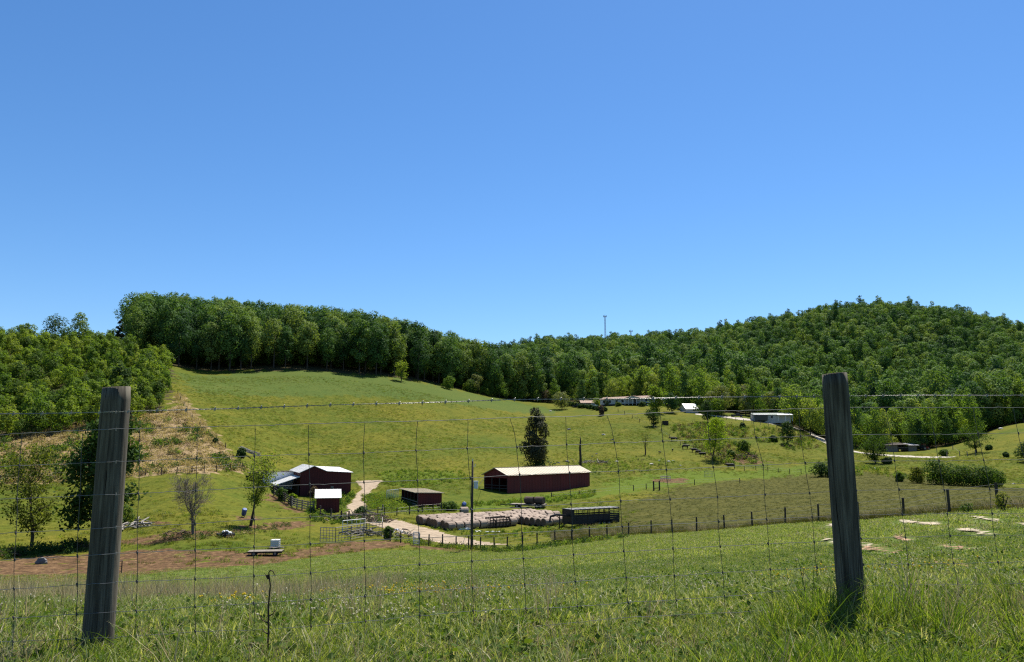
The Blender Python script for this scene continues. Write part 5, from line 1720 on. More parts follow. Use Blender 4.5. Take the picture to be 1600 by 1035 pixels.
stick_pile('brush_pile', 'long brown heap of brushwood beside the dirt track', 'wood pile', hit(562, 815, 85), 70, 2.3, 1.7, 1.0, 2.6, .07, M_BRUSHWOOD, 2, 2.2, [M_BRUSHWOOD, M_BRUSHWOOD, M_GREYWOOD])
stick_pile('brush_pile', 'smaller heap of brushwood at the corner where the track turns', 'wood pile', hit(588, 815, 85), 40, 1.3, 1.4, .8, 2.0, .06, M_BRUSHWOOD, 3, 1.3, [M_BRUSHWOOD, M_GREYWOOD])
stick_pile('timber_heap', 'heap of pale lumber inside the pipe corral', 'wood pile', hit(560, 836, 82), 40, 1.5, .9, .9, 2.2, .10, M_GREYWOOD, 4, 1.9, [M_GREYWOOD, M_SANDW if 'M_SANDW' in globals() else M_GREYWOOD])
stick_pile('junk_heap', 'jumble of pale boards and scrap at the bend of the track fence', 'scrap heap', hit(622, 838, 85), 40, 1.4, 1.2, .6, 1.8, .09, M_DEADWOOD, 5, 1.5, [M_DEADWOOD, M_GALV, M_BRUSHWOOD, M_TANROOF])
stick_pile('fallen_branches', 'scatter of fallen dead branches right of the dead trunk', 'wood pile', hit(926, 723, 180), 40, 4.2, .5, 1.5, 4.5, .09, M_DEADWOOD, 6, 1.4, [M_DEADWOOD, M_DEADWOOD, M_BRUSHWOOD])
stick_pile('twig_heap', 'low tangle of dark brush at the foot of the bare tree', 'wood pile', hit(278, 836, 70), 36, 1.1, .9, .6, 1.8, .05, M_BRUSHWOOD, 7, 1.4)
stick_pile('brush_pile', 'reddish brown brush heap on the eroded bank', 'wood pile', hit(1166, 716, 180), 60, 3.6, 2.0, 1.2, 3.4, .09, M_BRUSHWOOD, 8, 1.5)
# pole stack by the corner of the brown field
p = hit(388, 713, 140)
t = thing('pole_stack', 'stack of pale grey poles by the corner of the brown field', 'pole stack', p, 0)
rr = random.Random(5)
for k in range(11):
    y, z = (k % 4) * .42 - .6, .25 + (k // 4) * .26
    o_ = rr.uniform(-.5, .5)
    MB().tube([(-3.0 + o_, y + 2.4, z + 1.5), (.2 + o_, y, z + .5), (3.2 + o_, y - 2.2, z - .15)], [.065, .07, .06], 6).build('pole', M_DEADWOOD, t)

# pile of black tyres and white bags
p = hit(353, 839, 70)
t = thing('rubbish_heap', 'black and white rubbish heap in the left paddock', 'rubbish heap', p)
rr = random.Random(9)
for k in range(7):
    a = k * .9
    c = Vector((.75 * math.cos(a) * rr.uniform(.3, 1.2), .4 * math.sin(a), .14 + .12 * (k % 3)))
    R0, r0, n1, n2 = .34, .11, 14, 6
    tl_ = Matrix.Rotation(rr.uniform(-.6, .6), 3, 'X') @ Matrix.Rotation(rr.uniform(-.6, .6), 3, 'Y')
    vs, fs = [], []
    for i in range(n1):
        for j in range(n2):
            A, B = 6.2832 * i / n1, 6.2832 * j / n2
            vs.append(c + tl_ @ Vector(((R0 + r0 * math.cos(B)) * math.cos(A), (R0 + r0 * math.cos(B)) * math.sin(A), r0 * 1.1 * math.sin(B))))
            fs.append((i * n2 + j, ((i + 1) % n1) * n2 + j, ((i + 1) % n1) * n2 + (j + 1) % n2, i * n2 + (j + 1) % n2))
    MB().add(vs, fs).build('tyre', M_RUBBER, t, True)
for k in range(4):
    MB().ball((rr.uniform(-.3, .5), rr.uniform(-.3, .2), .35 + .1 * k), (.24, .2, .16), 8, 5, 0, .25, rr).build('bag', M_WHITE if k % 3 else M_GALV, t)

# flat farm cart with the caged white tank
p = hit(415, 868, 60)
ct = thing('farm_cart', 'low wooden farm cart with a dark frame in the left paddock', 'cart', p, R(8))
q = p.y / FPX
Lc = 50 * q
m = MB()
for k in range(6):
    MB().bar((-Lc / 2, -.6 + .24 * k, .46), (Lc / 2, -.6 + .24 * k, .46), .22, .05).build('plank', M_GREYWOOD, ct)
MB().bar((-Lc / 2, -.5, .36), (Lc / 2, -.5, .36), .1, .14).bar((-Lc / 2, .5, .36), (Lc / 2, .5, .36), .1, .14).build('frame', M_BLACKSTEEL, ct)
MB().bar((-Lc / 2, 0, .36), (-Lc / 2 - .5, 0, .2), .09, .09).build('drawbar', M_BLACKSTEEL, ct)
for x in (-Lc * .32, Lc * .3):
    for s_ in (-1, 1):
        wheel(ct, x, s_ * .56, .24, .24, .18, 10)
p3 = hit(430, 858, 60)
MB_ = MB()
tk = thing('caged_tank', 'square white water tank in a metal cage behind the cart', 'tank', (p3.x, p3.y, p3.z), R(10))
MB().box((0, 0, .72), (.96, .96, .95)).tube([(0, 0, 1.18), (0, 0, 1.26)], .12, 8).build('tank', M_WHITEPLASTIC, tk)
m = MB()
for s_ in (-1, 1):
    for k in range(6):
        x = -.52 + 1.04 * k / 5
        m.bar((x, s_ * .52, .15), (x, s_ * .52, 1.24), .025, .025)
        m.bar((s_ * .52, x, .15), (s_ * .52, x, 1.24), .025, .025)
    for k in range(5):
        z = .2 + 1.0 * k / 4
        m.bar((-.53, s_ * .535, z), (.53, s_ * .535, z), .025, .025)
        m.bar((s_ * .535, -.53, z), (s_ * .535, .53, z), .025, .025)
m.build('cage', M_GALV, tk)
tk.scale = (.88, .88, .82)
MB().box((0, 0, .08), (1.1, 1.1, .14)).build('pallet', M_DARKWOOD, tk)
slab('old_board', 'pale curved board leaning on the end of the farm cart', hit(432, 864, 60) + Vector((0, 0, .5)), 1.5, .3, .04, R(12), M_GREYWOOD, 7)

# boulders and loose stones
blob('boulder', 'dark grey boulder in the grass left of the left post', 'rock', hit(65, 881, 55), (.62, .45, .42), M_DROCK, 1)
ROCKS = [(1018, 726, 5, 'long pale flat rock in the upper pasture below the stunted tree'), (1045, 722, 5, 'left of the two bright white rocks in the upper pasture'), (1052, 721, 4, 'right of the two bright white rocks in the upper pasture'), (1063, 728, 3, 'small pale rock below the bright white pair'), (1030, 720, 3, 'tan rock beside the bright white pair'),
         (886, 722, 6, 'large dark boulder behind the roof of the long barn'), (873, 724, 4, 'dark stone left of the large boulder behind the barn roof'), (860, 724, 4, 'grey stone at the foot of the cedar'), (867, 725, 3, 'smaller grey stone at the foot of the cedar'),
         (889, 672, 6, 'grey rock lying in the middle of the steep pasture'), (943, 680, 5, 'pale rock in the pasture above the dead trunk'), (957, 688, 4, 'dark stone in the pasture above the dead trunk'), (964, 722, 5, 'pale rock to the right of the fallen branches'), (860, 643, 4, 'pale rock near the top of the pasture'),
         (1563, 671, 7, 'white rock on the brow of the grassy slope'), (1584, 757, 5, 'pale rock at the end of the long hedge'), (1366, 733, 5, 'tan rock in the shade of the round tree'), (938, 626.5, 3, 'pale stone at the foot of the tree by the long house'), (925, 714, 3, 'small dark stone left of the fallen branches'), (932, 710, 4, 'square dark stump above the fallen branches')]
for k, (px, py, w, lab) in enumerate(ROCKS):
    p = hit(px, py, 150)
    s_ = w * p.y / FPX
    blob('rock', lab, 'rock', p, (s_ * .55, s_ * .4, s_ * .30), M_DROCK if 'dark' in lab or 'grey' in lab else M_ROCK, 20 + k, .25, group=None, n=8, mm=5)
p = hit(1039.5, 664, 200)
q = p.y / FPX
t = thing('hay_crate', 'small dark box standing alone in the upper pasture', 'crate', p)
m = MB().box((0, 0, .75), (9 * q, 1.2, 1.5))
for k in range(5):
    m.bar((-4.5 * q + k * 2.25 * q, -.63, 0), (-4.5 * q + k * 2.25 * q, -.63, 1.5), .08, .06)
m.build('box', M_DARKWOOD, t)
MB().box((0, 0, 1.53), (9.6 * q, 1.4, .06)).build('lid', M_GREYWOOD, t)

# ---------------------------------------------------------------- cattle
def cow_mesh():
    """one continuous body grown over a skeleton"""
    V = [(-.75, 0, 1.08, .30), (-.25, 0, 1.05, .36), (.35, 0, 1.06, .36), (.75, 0, 1.12, .27), (1.08, 0, 1.22, .17), (1.32, 0, 1.22, .15), (1.62, 0, 1.04, .09),
         (-.80, .2, .85, .15), (-.92, .22, .52, .075), (-.86, .22, .05, .06), (-.80, -.2, .85, .15), (-.92, -.22, .52, .075), (-.86, -.22, .05, .06),
         (.66, .2, .80, .12), (.68, .2, .45, .07), (.66, .2, .05, .06), (.66, -.2, .80, .12), (.68, -.2, .45, .07), (.66, -.2, .05, .06),
         (-1.02, 0, 1.14, .06), (-1.10, 0, .62, .03), (1.26, .22, 1.30, .035), (1.26, -.22, 1.30, .035)]
    E = [(0, 1), (1, 2), (2, 3), (3, 4), (4, 5), (5, 6), (0, 7), (7, 8), (8, 9), (0, 10), (10, 11), (11, 12), (3, 13), (13, 14), (14, 15), (3, 16), (16, 17), (17, 18), (0, 19), (19, 20), (5, 21), (5, 22)]
    me = bpy.data.meshes.new('cow_body')
    me.from_pydata([v[:3] for v in V], E, [])
    o = bpy.data.objects.new('cow_body', me)
    COL.objects.link(o)
    sk = o.modifiers.new('skin', 'SKIN')
    for i, v in enumerate(V):
        me.skin_vertices[0].data[i].radius = (v[3], v[3])
    me.skin_vertices[0].data[1].use_root = True
    sb = o.modifiers.new('sub', 'SUBSURF'); sb.levels = 1; sb.render_levels = 1
    dg = bpy.context.evaluated_depsgraph_get()
    out = bpy.data.meshes.new_from_object(o.evaluated_get(dg))
    bpy.data.objects.remove(o)
    out.materials.clear()
    out.materials.append(simple_mat('black_cow_hide', (0.012, 0.011, 0.010), (0.025, 0.02, 0.018), 3, rough=.7, bump=.1))
    out.polygons.foreach_set('use_smooth', [True] * len(out.polygons))
    return out
COW = cow_mesh()
for px, py, rz, s_, lab in ((1053, 690, 2.9, 1.15, 'black cow farthest up the pasture edge, beside a thin post'), (1071, 702, .2, 1.1, 'black cow standing midway between the topmost cow and the lime green tree'),
                            (1085, 707.5, 2.6, 1.05, 'black cow at the left end of the tree shade'), (1091, 710, .4, 1.0, 'second black cow from the left in the tree shade'), (1098, 714, 2.9, 1.05, 'black cow resting nearest the trunk in the tree shade'),
                            (1142, 733, 3.0, 1.15, 'black cow alone at the foot of the scrubby bank'), (1051, 705, 1.2, .6, 'small black calf left of the cattle'), (1031, 709, 2.0, .55, 'smallest black calf near the stunted tree')):
    o = link('cow', COW)
    p = hit(px, py, 180)
    o.location = p - Vector((0, 0, .03))
    o.rotation_euler = (0, 0, rz)
    o.scale = (s_, s_, s_)
    tag(o, lab, 'cow', 'black cattle on the pasture edge')

# ---------------------------------------------------------------- shrubs
def shrub(label, px, py, wp, hp, mat, seed, dmin=80, name='shrub', group=None, n=1300, shape='round', lf=None):
    p = hit(px, py, dmin)
    q = p.y / FPX
    r = np.random.default_rng(seed)
    W, H = wp * q, hp * q
    t = thing(name, label, 'shrub', p - Vector((0, 0, .05)), r.uniform(0, 6), group)
    link('foliage', crown_mesh('foliage', r, H, W, -.08, 11, n, lf or max(.12, min(.55, 2.6 * q)), mat, shape), t)
    m = MB()
    for k in range(5):
        a = k * 1.256 + r.uniform(-.3, .3)
        m.tube([(0, 0, -.1), (W * .12 * math.cos(a), W * .12 * math.sin(a), H * .35), (W * .3 * math.cos(a), W * .3 * math.sin(a), H * .75)], [.05, .035, .012], 5)
    m.build('stems', M_BARK, t)
    return t
hd = [(1463, 757, 34, 36, 'leftmost and tallest bush of the long dense hedge in the valley'), (1482, 758, 36, 31, 'second bush from the left in the long dense hedge'), (1502, 759, 38, 29, 'middle bush of the long dense hedge, second from its left neighbour'), (1522, 760, 38, 28, 'fourth bush from the left in the long dense hedge'), (1540, 761, 36, 30, 'fifth bush, near the right end of the long dense hedge'), (1556, 761, 26, 24, 'lowest bush at the right end of the long dense hedge')]
for k, (px, py, w, h, lab) in enumerate(hd):
    shrub(lab, px, py, w * 1.25, h * 1.05, L_SHRUB, 200 + k, 130, group='bushes of the long valley hedge', n=2000)
for k, (px, py, w, h, mt, lab) in enumerate(((1434, 755, 26, 24, L_YELLOW, 'yellowish upright bush left of the long hedge'), (1405, 753, 14, 14, L_SHRUB, 'small dark bush left of the yellowish one'), (1284, 745, 30, 21, L_DARK, 'dark dense bush beside the tall right post'), (1300, 746, 18, 15, L_DARK, 'dark low bush half hidden by the tall right post'), (1387, 725, 16, 8, L_DARK, 'low dark bush under the round tree'),
                                             (1545, 703, 12, 7, L_DARK, 'low dark shrub on the grassy slope'), (1572, 714, 10, 7, L_DARK, 'small shrub at the foot of the grassy slope'), (1476, 713, 14, 10, L_SHRUB, 'shrub at the left end of the leaning grey posts'), (1162, 708, 22, 20, L_SHRUB, 'round bush on the eroded bank right of the lime green tree'), (1143, 716, 14, 12, L_SHRUB, 'small bush just right of the lime green tree'),
                                             (1160, 670, 9, 9, L_DARK, 'lone dark shrub on the scrubby hillside'), (1209, 690, 12, 9, L_SHRUB, 'low shrub left of the dark bushy tree on the bank'), (841, 731, 44, 9, L_DARK, 'low dark shrub mass at the foot of the cedar'), (940, 650, 10, 17, L_BROWN, 'reddish brown upright shrub left of the lawn'), (1090, 645, 26, 9, L_SHRUB, 'low hedge shrub left of the white shed roof'),
                                             (700, 608, 20, 20, L_YOUNG, 'light bush at the lower edge of the wood'), (735, 613, 24, 18, L_SHRUB, 'rounded bush at the lower edge of the wood'), (762, 617, 26, 16, L_YOUNG, 'pale spreading bush at the lower edge of the wood'), (792, 621, 28, 18, L_SHRUB, 'olive bush at the lower edge of the wood'), (820, 625, 30, 20, L_YOUNG, 'bright bush near the end of the wood'), (850, 629, 26, 18, L_BROWN, 'brownish bush near the end of the wood'))):
    shrub(lab, px, py, w, h, mt, 230 + k, 150)
shrub('round green bush at the right end of the pipe corral', 606, 843, 16, 20, L_SHRUB, 260, 80)
shrub('dark green bush behind the brush heap', 563, 806, 22, 13, L_DARK, 261, 95)
shrub('green bush beside the bleached log heap', 194, 820, 32, 30, L_SHRUB, 262, 70)
shrub('bright green bush inside the pen by the gabled barn', 456, 788, 13, 17, L_BRIGHT, 263, 95)
shrub('brownish bare bush against the front of the gabled barn', 489, 778, 20, 16, L_BROWN, 264, 110, n=500)
shrub('leafy bush by the pen left of the bright one', 440, 782, 18, 20, L_SHRUB, 265, 95, n=800)
shrub('dark weedy bush right of the open shelter', 702, 798, 26, 12, L_SHRUB, 266, 100)
shrub('small dark shrub by the corner of the pole stack', 377, 715, 14, 14, L_DARK, 267, 130)
shrub('dark shrub beside the lower corner of the brown field', 336, 694, 8, 10, L_DARK, 268, 140)
shrub('sparse yellow green bush beside the post at the far right', 1568, 800, 26, 34, L_YELLOW, 269, 38, n=420, lf=.10)
shrub('low weedy bush between the last fence posts on the right', 1511, 803, 24, 18, L_SHRUB, 270, 38, n=380, lf=.09)
for k, (px, py, w, h, mt, lab) in enumerate(((950, 634, 14, 8, L_PALE, 'pale bush before the left end of the long house'), (966, 635, 10, 6, L_SHRUB, 'low bush before the middle of the long house'), (932, 634, 14, 12, L_YOUNG, 'light bush between the white truck and the long house'), (1004, 635, 12, 7, L_DARK, 'dark bush before the porch of the long house'), (1190, 659, 10, 6, L_SHRUB, 'low bush before the porch of the white house'), (1226, 660, 16, 9, L_DARK, 'dark bush under the carport of the white house'))):
    shrub(lab, px, py, w, h, mt, 280 + k, 230, n=700)
for k in range(12):
    px = 884 + k * 5.6
    shrub('rounded dark shrub in the hedge row below the parked trucks' if 0 < k < 11 else ('leftmost shrub of the hedge row below the parked trucks' if k == 0 else 'rightmost shrub of the hedge row below the parked trucks'), px, 634.5 + k * .75 + random.uniform(-.4, .4), 8.5, 7 + random.uniform(-1, 1), L_DARK, 300 + k, 240, group='hedge row shrubs below the parked trucks', n=500)
# scrub on the hillside and in the brown field, weeds round the yard
def weed_proto(seed, mat, n=60, W=.9, H=.8, leaf=.22):
    r = np.random.default_rng(seed)
    P = r.normal(size=(n, 3)) * [W * .32, W * .32, H * .28] + [0, 0, H * .42]
    P[:, 2] = np.abs(P[:, 2])
    Nn = unit(r.normal(size=(n, 3)) + [0, 0, .6])
    return proto('weed_shape', quad_mesh('weed', leaf_quads(P, Nn, leaf * r.uniform(.6, 1.4, n), r), mat))
L_DRYW = leaf_mat('dry_weed', [(0.22, 0.17, 0.09), (0.34, 0.26, 0.145), (0.42, 0.33, 0.19)], .3, .5)
WEEDS = [weed_proto(1, L_SHRUB), weed_proto(2, L_YOUNG), weed_proto(3, L_YELLOW, 50), weed_proto(4, L_BROWN, 40), weed_proto(5, L_DRYW, 70, 1.1, .7, .2), weed_proto(6, L_DARK, 70, 1.0, .9)]
def weeds_in(poly, n, r, which, s0, s1, patch=0.0):
    xs = [p_[0] for p_ in poly]; ys = [p_[1] for p_ in poly]
    X = r.uniform(min(xs), max(xs), n * 4); Y = r.uniform(min(ys), max(ys), n * 4)
    k = in_poly(poly, X, Y)
    X, Y = X[k], Y[k]
    if patch:
        g = np.sin(X * .19 + 2 * np.sin(Y * .13)) * np.sin(Y * .16 + 1.5 * np.sin(X * .11)) + .35 * np.sin(X * .7 + Y * .5)
        k = g + r.uniform(-.4, .4, len(X)) > patch - .5
        X, Y = X[k], Y[k]
    X, Y = X[:n], Y[:n]
    Z = height(X, Y)
    return [(x, y, z - .05, r.uniform(s0, s1), r.uniform(0, 6.28), int(r.choice(which)), r.uniform(-.15, .15), r.uniform(-.15, .15)) for x, y, z in zip(X, Y, Z)]
r = np.random.default_rng(77)
pts = []
pts += weeds_in(hpoly([(1046, 668), (1090, 660), (1150, 668), (1215, 672), (1262, 682), (1285, 700), (1250, 706), (1180, 690), (1130, 680), (1200, 722), (1150, 728), (1110, 722), (1085, 700), (1060, 690)], 180), 620, r, [0, 0, 1, 2, 3, 3], .8, 2.2)
pts += weeds_in(hpoly([(1290, 715), (1340, 725), (1440, 745), (1450, 752), (1380, 748), (1290, 740)], 150), 160, r, [0, 1, 2], .6, 1.5)
o = scatter('hillside_scrub', 'low mixed scrub and weeds covering the bank below the gravel drive', pts, WEEDS)
pts = weeds_in(REG['dry'][0], 1300, r, [0, 0, 1, 5], .7, 1.8, .78)
pts += weeds_in(REG['dry'][0], 2600, r, [4, 4, 4, 3], .6, 1.5)
pts += weeds_in(REG['dry'][1], 500, r, [4, 4, 4], .6, 1.3)
pts += weeds_in(hpoly([(0, 742), (0, 757), (200, 747), (384, 737), (384, 730), (200, 738)], 95), 500, r, [4, 4, 4, 5, 0], .7, 1.4)
scatter('field_scrub', 'green weed clumps and tan dead grass filling the brown field', pts, WEEDS)
pts = weeds_in(hpoly([(560, 775), (600, 772), (690, 792), (760, 786), (930, 766), (930, 776), (840, 790), (760, 790), (690, 802), (600, 800), (575, 795)], 100), 1100, r, [0, 1, 1, 2], .35, .9)
pts += weeds_in(hpoly([(500, 772), (552, 768), (556, 775), (530, 800), (500, 805), (480, 802)], 100), 260, r, [0, 1, 1, 5], .5, 1.1)
pts += weeds_in(hpoly([(600, 842), (640, 851), (730, 861), (840, 860), (980, 844), (980, 840), (840, 856), (735, 857), (660, 849)], 80), 420, r, [0, 1, 2, 5], .3, .75)
pts += weeds_in(hpoly([(480, 804), (600, 806), (600, 818), (520, 820), (480, 815)], 85), 160, r, [0, 1, 5], .4, .9)
pts += weeds_in(hpoly([(640, 818), (700, 830), (880, 822), (960, 826), (880, 834), (720, 838)], 85), 260, r, [0, 1, 2], .3, .7)
pts += weeds_in(hpoly([(590, 738), (720, 736), (740, 750), (640, 766), (595, 756)], 130), 400, r, [0, 1, 1, 2], .4, .9)
pts += weeds_in(hpoly([(860, 722), (1010, 712), (1060, 722), (1010, 742), (925, 742)], 160), 260, r, [0, 1, 1, 3], .4, .9)
scatter('yard_weeds', 'tall green weeds growing round the barns, track and fences', pts, WEEDS)
pts = []
for px, py, w in ((80, 862, 60), (20, 868, 40), (120, 856, 40)):
    c = hit(px, py, 60)
    for k in range(45):
        x, y = c.x + r.normal() * w * .028, c.y + r.normal() * 1.2
        pts.append((x, y, gz(x, y) - .05, r.uniform(.5, 1.1), r.uniform(0, 6), int(r.choice([5, 5, 3, 0])), 0, 0))
for k in range(120):
    px = r.uniform(240, 480)
    c = hit(px, np.interp(px, [240, 360, 480], [843, 836, 818]) + r.uniform(-5, 5), 60)
    pts.append((c.x, c.y, c.z - .05, r.uniform(.25, .7), r.uniform(0, 6), int(r.choice([5, 3, 0, 4])), 0, 0))
scatter('bank_weeds', 'dark weeds along the little bank under the paddock trees', pts, WEEDS)
# ---------------------------------------------------------------- the near fence
def post_mat():
    m, nt, out = new_mat('weathered_post_wood')
    b = N(nt, 'ShaderNodeBsdfPrincipled')
    b.inputs['Roughness'].default_value = 0.9
    b.inputs['Specular IOR Level'].default_value = 0.2
    v = scaled_coord(nt, 60, 60, 2.2)
    v2 = scaled_coord(nt, 9, 9, 1.1)
    f = noise(nt, v, 1.0, 5, 0.65, 0.3)
    g = noise(nt, v2, 1.0, 4, 0.6, 0.6)
    c = ramp(nt, f, [(0.28, (0.026, 0.022, 0.017)), (0.45, (0.080, 0.070, 0.055)), (0.7, (0.185, 0.168, 0.135))])
    c2 = ramp(nt, g, [(0.30, (0.42, 0.40, 0.36)), (0.5, (0.85, 0.85, 0.80)), (0.7, (1.15, 1.12, 1.05))])
    c = mixc(nt, 1.0, c, c2, 'MULTIPLY')
    v3 = scaled_coord(nt, 42, 42, 0.9)
    crack = ramp(nt, noise(nt, v3, 1.0, 2, 0.5, 1.2), [(0.335, (0.12, 0.10, 0.08)), (0.375, (1, 1, 1))])
    c = mixc(nt, 1.0, c, crack, 'MULTIPLY')
    nt.links.new(c, b.inputs['Base Color'])
    bp = N(nt, 'ShaderNodeBump')
    bp.inputs['Strength'].default_value = 0.9
    bp.inputs['Distance'].default_value = 0.006
    nt.links.new(f, bp.inputs['Height'])
    nt.links.new(bp.outputs[0], b.inputs['Normal'])
    nt.links.new(b.outputs[0], out.inputs['Surface'])
    return m

M_POST = post_mat()
M_WIRE = simple_mat('galvanised_wire', (0.30, 0.295, 0.28), (0.14, 0.135, 0.125), 25, rough=.55, bump=0.0, metal=.6)
M_WIREDULL = simple_mat('dull_old_wire', (0.10, 0.095, 0.09), (0.05, 0.047, 0.045), 25, rough=.6, bump=0.0, metal=.4)

FA = on(165, 800, 4.34)
FB = on(1312, 800, 5.26)
fdir = Vector((FB.x - FA.x, FB.y - FA.y, 0)).normalized()
fnor = Vector((fdir.y, -fdir.x, 0))          # towards the viewer
def fence_pt(px, py, off=0.0):
    """point of the fence's own plane behind a point of the photograph"""
    a, s = ray(px, py)
    d = Vector((a, 1, s))
    k = (FA + fnor * off).dot(fnor) / d.dot(fnor)
    return d * k
fence = thing('wire_fence', 'woven wire fence with barbed top strand on two round wooden posts nearest the viewer', 'fence', (FA.x, FA.y, gz(FA.x, FA.y)))
FO = fence.location.copy()
def round_post(pb, pt, r0, r1, seed):
    r = np.random.default_rng(seed)
    m = MB()
    n, rings = 28, 22
    ph = r.uniform(0, 6.28, 4)
    vs, fs = [], []
    for i in range(rings + 1):
        f = i / rings
        c = pb.lerp(pt, f)
        rad = r0 + (r1 - r0) * f
        for j in range(n):
            a = 2 * math.pi * j / n
            w = 1 + .022 * math.sin(2 * a + ph[0]) + .014 * math.sin(3 * a + ph[1] + f * 2) + .010 * math.sin(7 * a + ph[2] + f * 5) + r.uniform(-.006, .006)
            if i == rings:
                w *= .965
            vs.append((c.x + rad * w * math.cos(a), c.y + rad * w * math.sin(a), c.z + (.006 * math.cos(a + ph[3]) if i >= rings - 1 else 0)))
    for i in range(rings):
        for j in range(n):
            fs.append((i * n + j, i * n + (j + 1) % n, (i + 1) * n + (j + 1) % n, (i + 1) * n + j))
    fs.append(tuple(range(rings * n, rings * n + n)))
    m.add(vs, fs)
    o = m.build('post', M_POST, fence)
    for p_ in o.data.polygons:
        p_.use_smooth = len(p_.vertices) == 4
    return o
# left post: wires stapled to its near face; right post: wires run behind it
pl_t = on(182, 605.5, 4.44); pl_b = on(152, 1012, 4.42)
pr_t = on(1303.5, 584.5, 5.16); pr_b = on(1330.5, 948, 5.16)
def base_to(pb):
    return Vector((pb.x, pb.y, gz(pb.x, pb.y) - .35))
def extend(pt, pb):
    d = (pb - pt)
    return pt + d * ((gz(pb.x, pb.y) - .3 - pt.z) / d.z)
for pt, pb, r0, r1, lab, sd in ((pl_t, pl_b, .083, .078, 'round grey post with a sunlit right edge', 1), (pr_t, pr_b, .084, .080, 'dark grey post with a flat sawn top', 2)):
    o = round_post(extend(pt, pb) - FO, pt - FO, r0, r1, sd)
    o['label'] = lab

WIRES = [
    [(-420, 655), (0, 647), (182, 644), (400, 637), (800, 625), (1215, 620), (1310, 619), (1600, 617.5), (2000, 615)],
    [(-420, 690), (0, 680), (34, 677), (182, 671), (398, 665), (570, 660), (733, 656), (800, 653), (885, 651), (1035, 645), (1215, 640), (1290, 637.5), (1320, 637), (1600, 637), (2000, 636)],
    [(-420, 742), (0, 729), (182, 722), (308, 716), (484, 710), (570, 708), (652, 704), (730, 701), (808, 699), (885, 695), (960, 692), (1035, 690), (1178, 684), (1250, 682), (1310, 680), (1600, 677), (2000, 674)],
    [(-420, 793), (0, 780), (27, 780), (165, 773), (216, 771), (305, 767), (397, 762), (485, 757), (570, 754), (652, 751), (735, 747), (811, 741.5), (890, 739), (966, 737), (1041, 734), (1115, 730), (1192, 727), (1258, 724), (1320, 721), (1600, 719), (2000, 716)],
    [(-420, 846), (0, 834), (120, 828), (165, 825), (305, 819), (397, 812), (484, 808), (570, 804), (655, 798), (735, 796), (814, 793), (893, 788), (970, 783), (1047, 780), (1121, 777), (1195, 773), (1265, 771), (1320, 766.5), (1405, 765), (1476, 766), (1600, 764), (2000, 762)],
    [(-420, 890), (0, 876), (120, 869), (165, 866), (305, 860), (397, 855), (484, 850), (570, 845), (816, 833), (895, 829), (970, 823), (1048, 819), (1124, 815), (1197, 812), (1271, 808), (1320, 805), (1410, 804), (1600, 802), (2000, 800)],
    [(-420, 938), (0, 922), (120, 914), (214, 909), (306, 905), (397, 900), (485, 896), (570, 887), (656, 882), (738, 877), (817, 873), (896, 867), (973, 862), (1050, 858), (1125, 854), (1200, 850), (1272, 847), (1335, 842), (1420, 840), (1490, 837), (1600, 836), (2000, 833)],
    [(-420, 984), (0, 967), (120, 960), (214, 955), (306, 948), (397, 943), (486, 937), (571, 932), (657, 924), (738, 919), (820, 914), (900, 909), (980, 902), (1055, 900), (1130, 895), (1205, 890), (1277, 887), (1340, 882), (1420, 882), (1600, 878), (2000, 875)],
    [(-420, 1022), (0, 1003), (165, 997), (306, 987), (400, 985), (500, 978), (656, 962), (740, 955), (900, 948), (980, 942), (1055, 938), (1133, 932), (1208, 924), (1281, 920), (1345, 916), (1430, 914), (1600, 912), (2000, 909)],
    [(-420, 1055), (0, 1035), (300, 1022), (650, 996), (970, 966), (1215, 953), (1340, 945), (1600, 942), (2000, 939)],
]
def wire_y(k, px):
    w = WIRES[k]
    return float(np.interp(px, [p_[0] for p_ in w], [p_[1] for p_ in w]))
def face_off(px):
    """the strand passes in front of the left post and behind the right one"""
    l = math.exp(-((px - 168) / 70) ** 2) * .012
    return l
rw = random.Random(4)
for k, w in enumerate(WIRES):
    xs = np.arange(-420, 2001, 9.0)
    pts = []
    for j, x in enumerate(xs):
        y = wire_y(k, x)
        crimp = 1.0 * (1 if (j % 9) in (4,) else 0) * rw.choice((-1, 1)) if k else 0
        pts.append(fence_pt(x, y + crimp + .35 * math.sin(x * .021 + k) + rw.uniform(-.18, .18), face_off(x)) - FO)
    if k == 0:
        tw = []
        for ph in (0, math.pi):
            q_ = []
            L = 0
            for a_, b_ in zip(pts[:-1], pts[1:]):
                for i in range(3):
                    L += (b_ - a_).length / 3
                    c = a_.lerp(b_, i / 3)
                    q_.append(c + Vector((0, 0, math.cos(L * 95 + ph))) * .0022 + fnor * math.sin(L * 95 + ph) * .0022)
            tw.append(q_)
        m = MB()
        m.tube(tw[0], .0016, 4, cap=False).tube(tw[1], .0016, 4, cap=False)
        bw = m.build('barbed_wire', M_WIRE, fence, label='twisted top strand with small barbs')
        L = 0
        for a_, b_ in zip(pts[:-1], pts[1:]):
            L += (b_ - a_).length
            if L > .125:
                L = 0
                d = (b_ - a_).normalized()
                mb = MB()
                for s_ in (-1, 1):
                    mb.bar(a_ + Vector((0, 0, -.011 * s_)) - fnor * .008, a_ + Vector((0, 0, .011 * s_)) + fnor * .008 + d * .004 * s_, .003, .003)
                mb.bar(a_ - d * .006, a_ + d * .006, .009, .009)
                mb.build('barb', M_WIRE, bw)
    else:
        MB().tube(pts, .0016 if k > 1 else .0019, 5, cap=False).build('horizontal_wire', M_WIRE, fence)
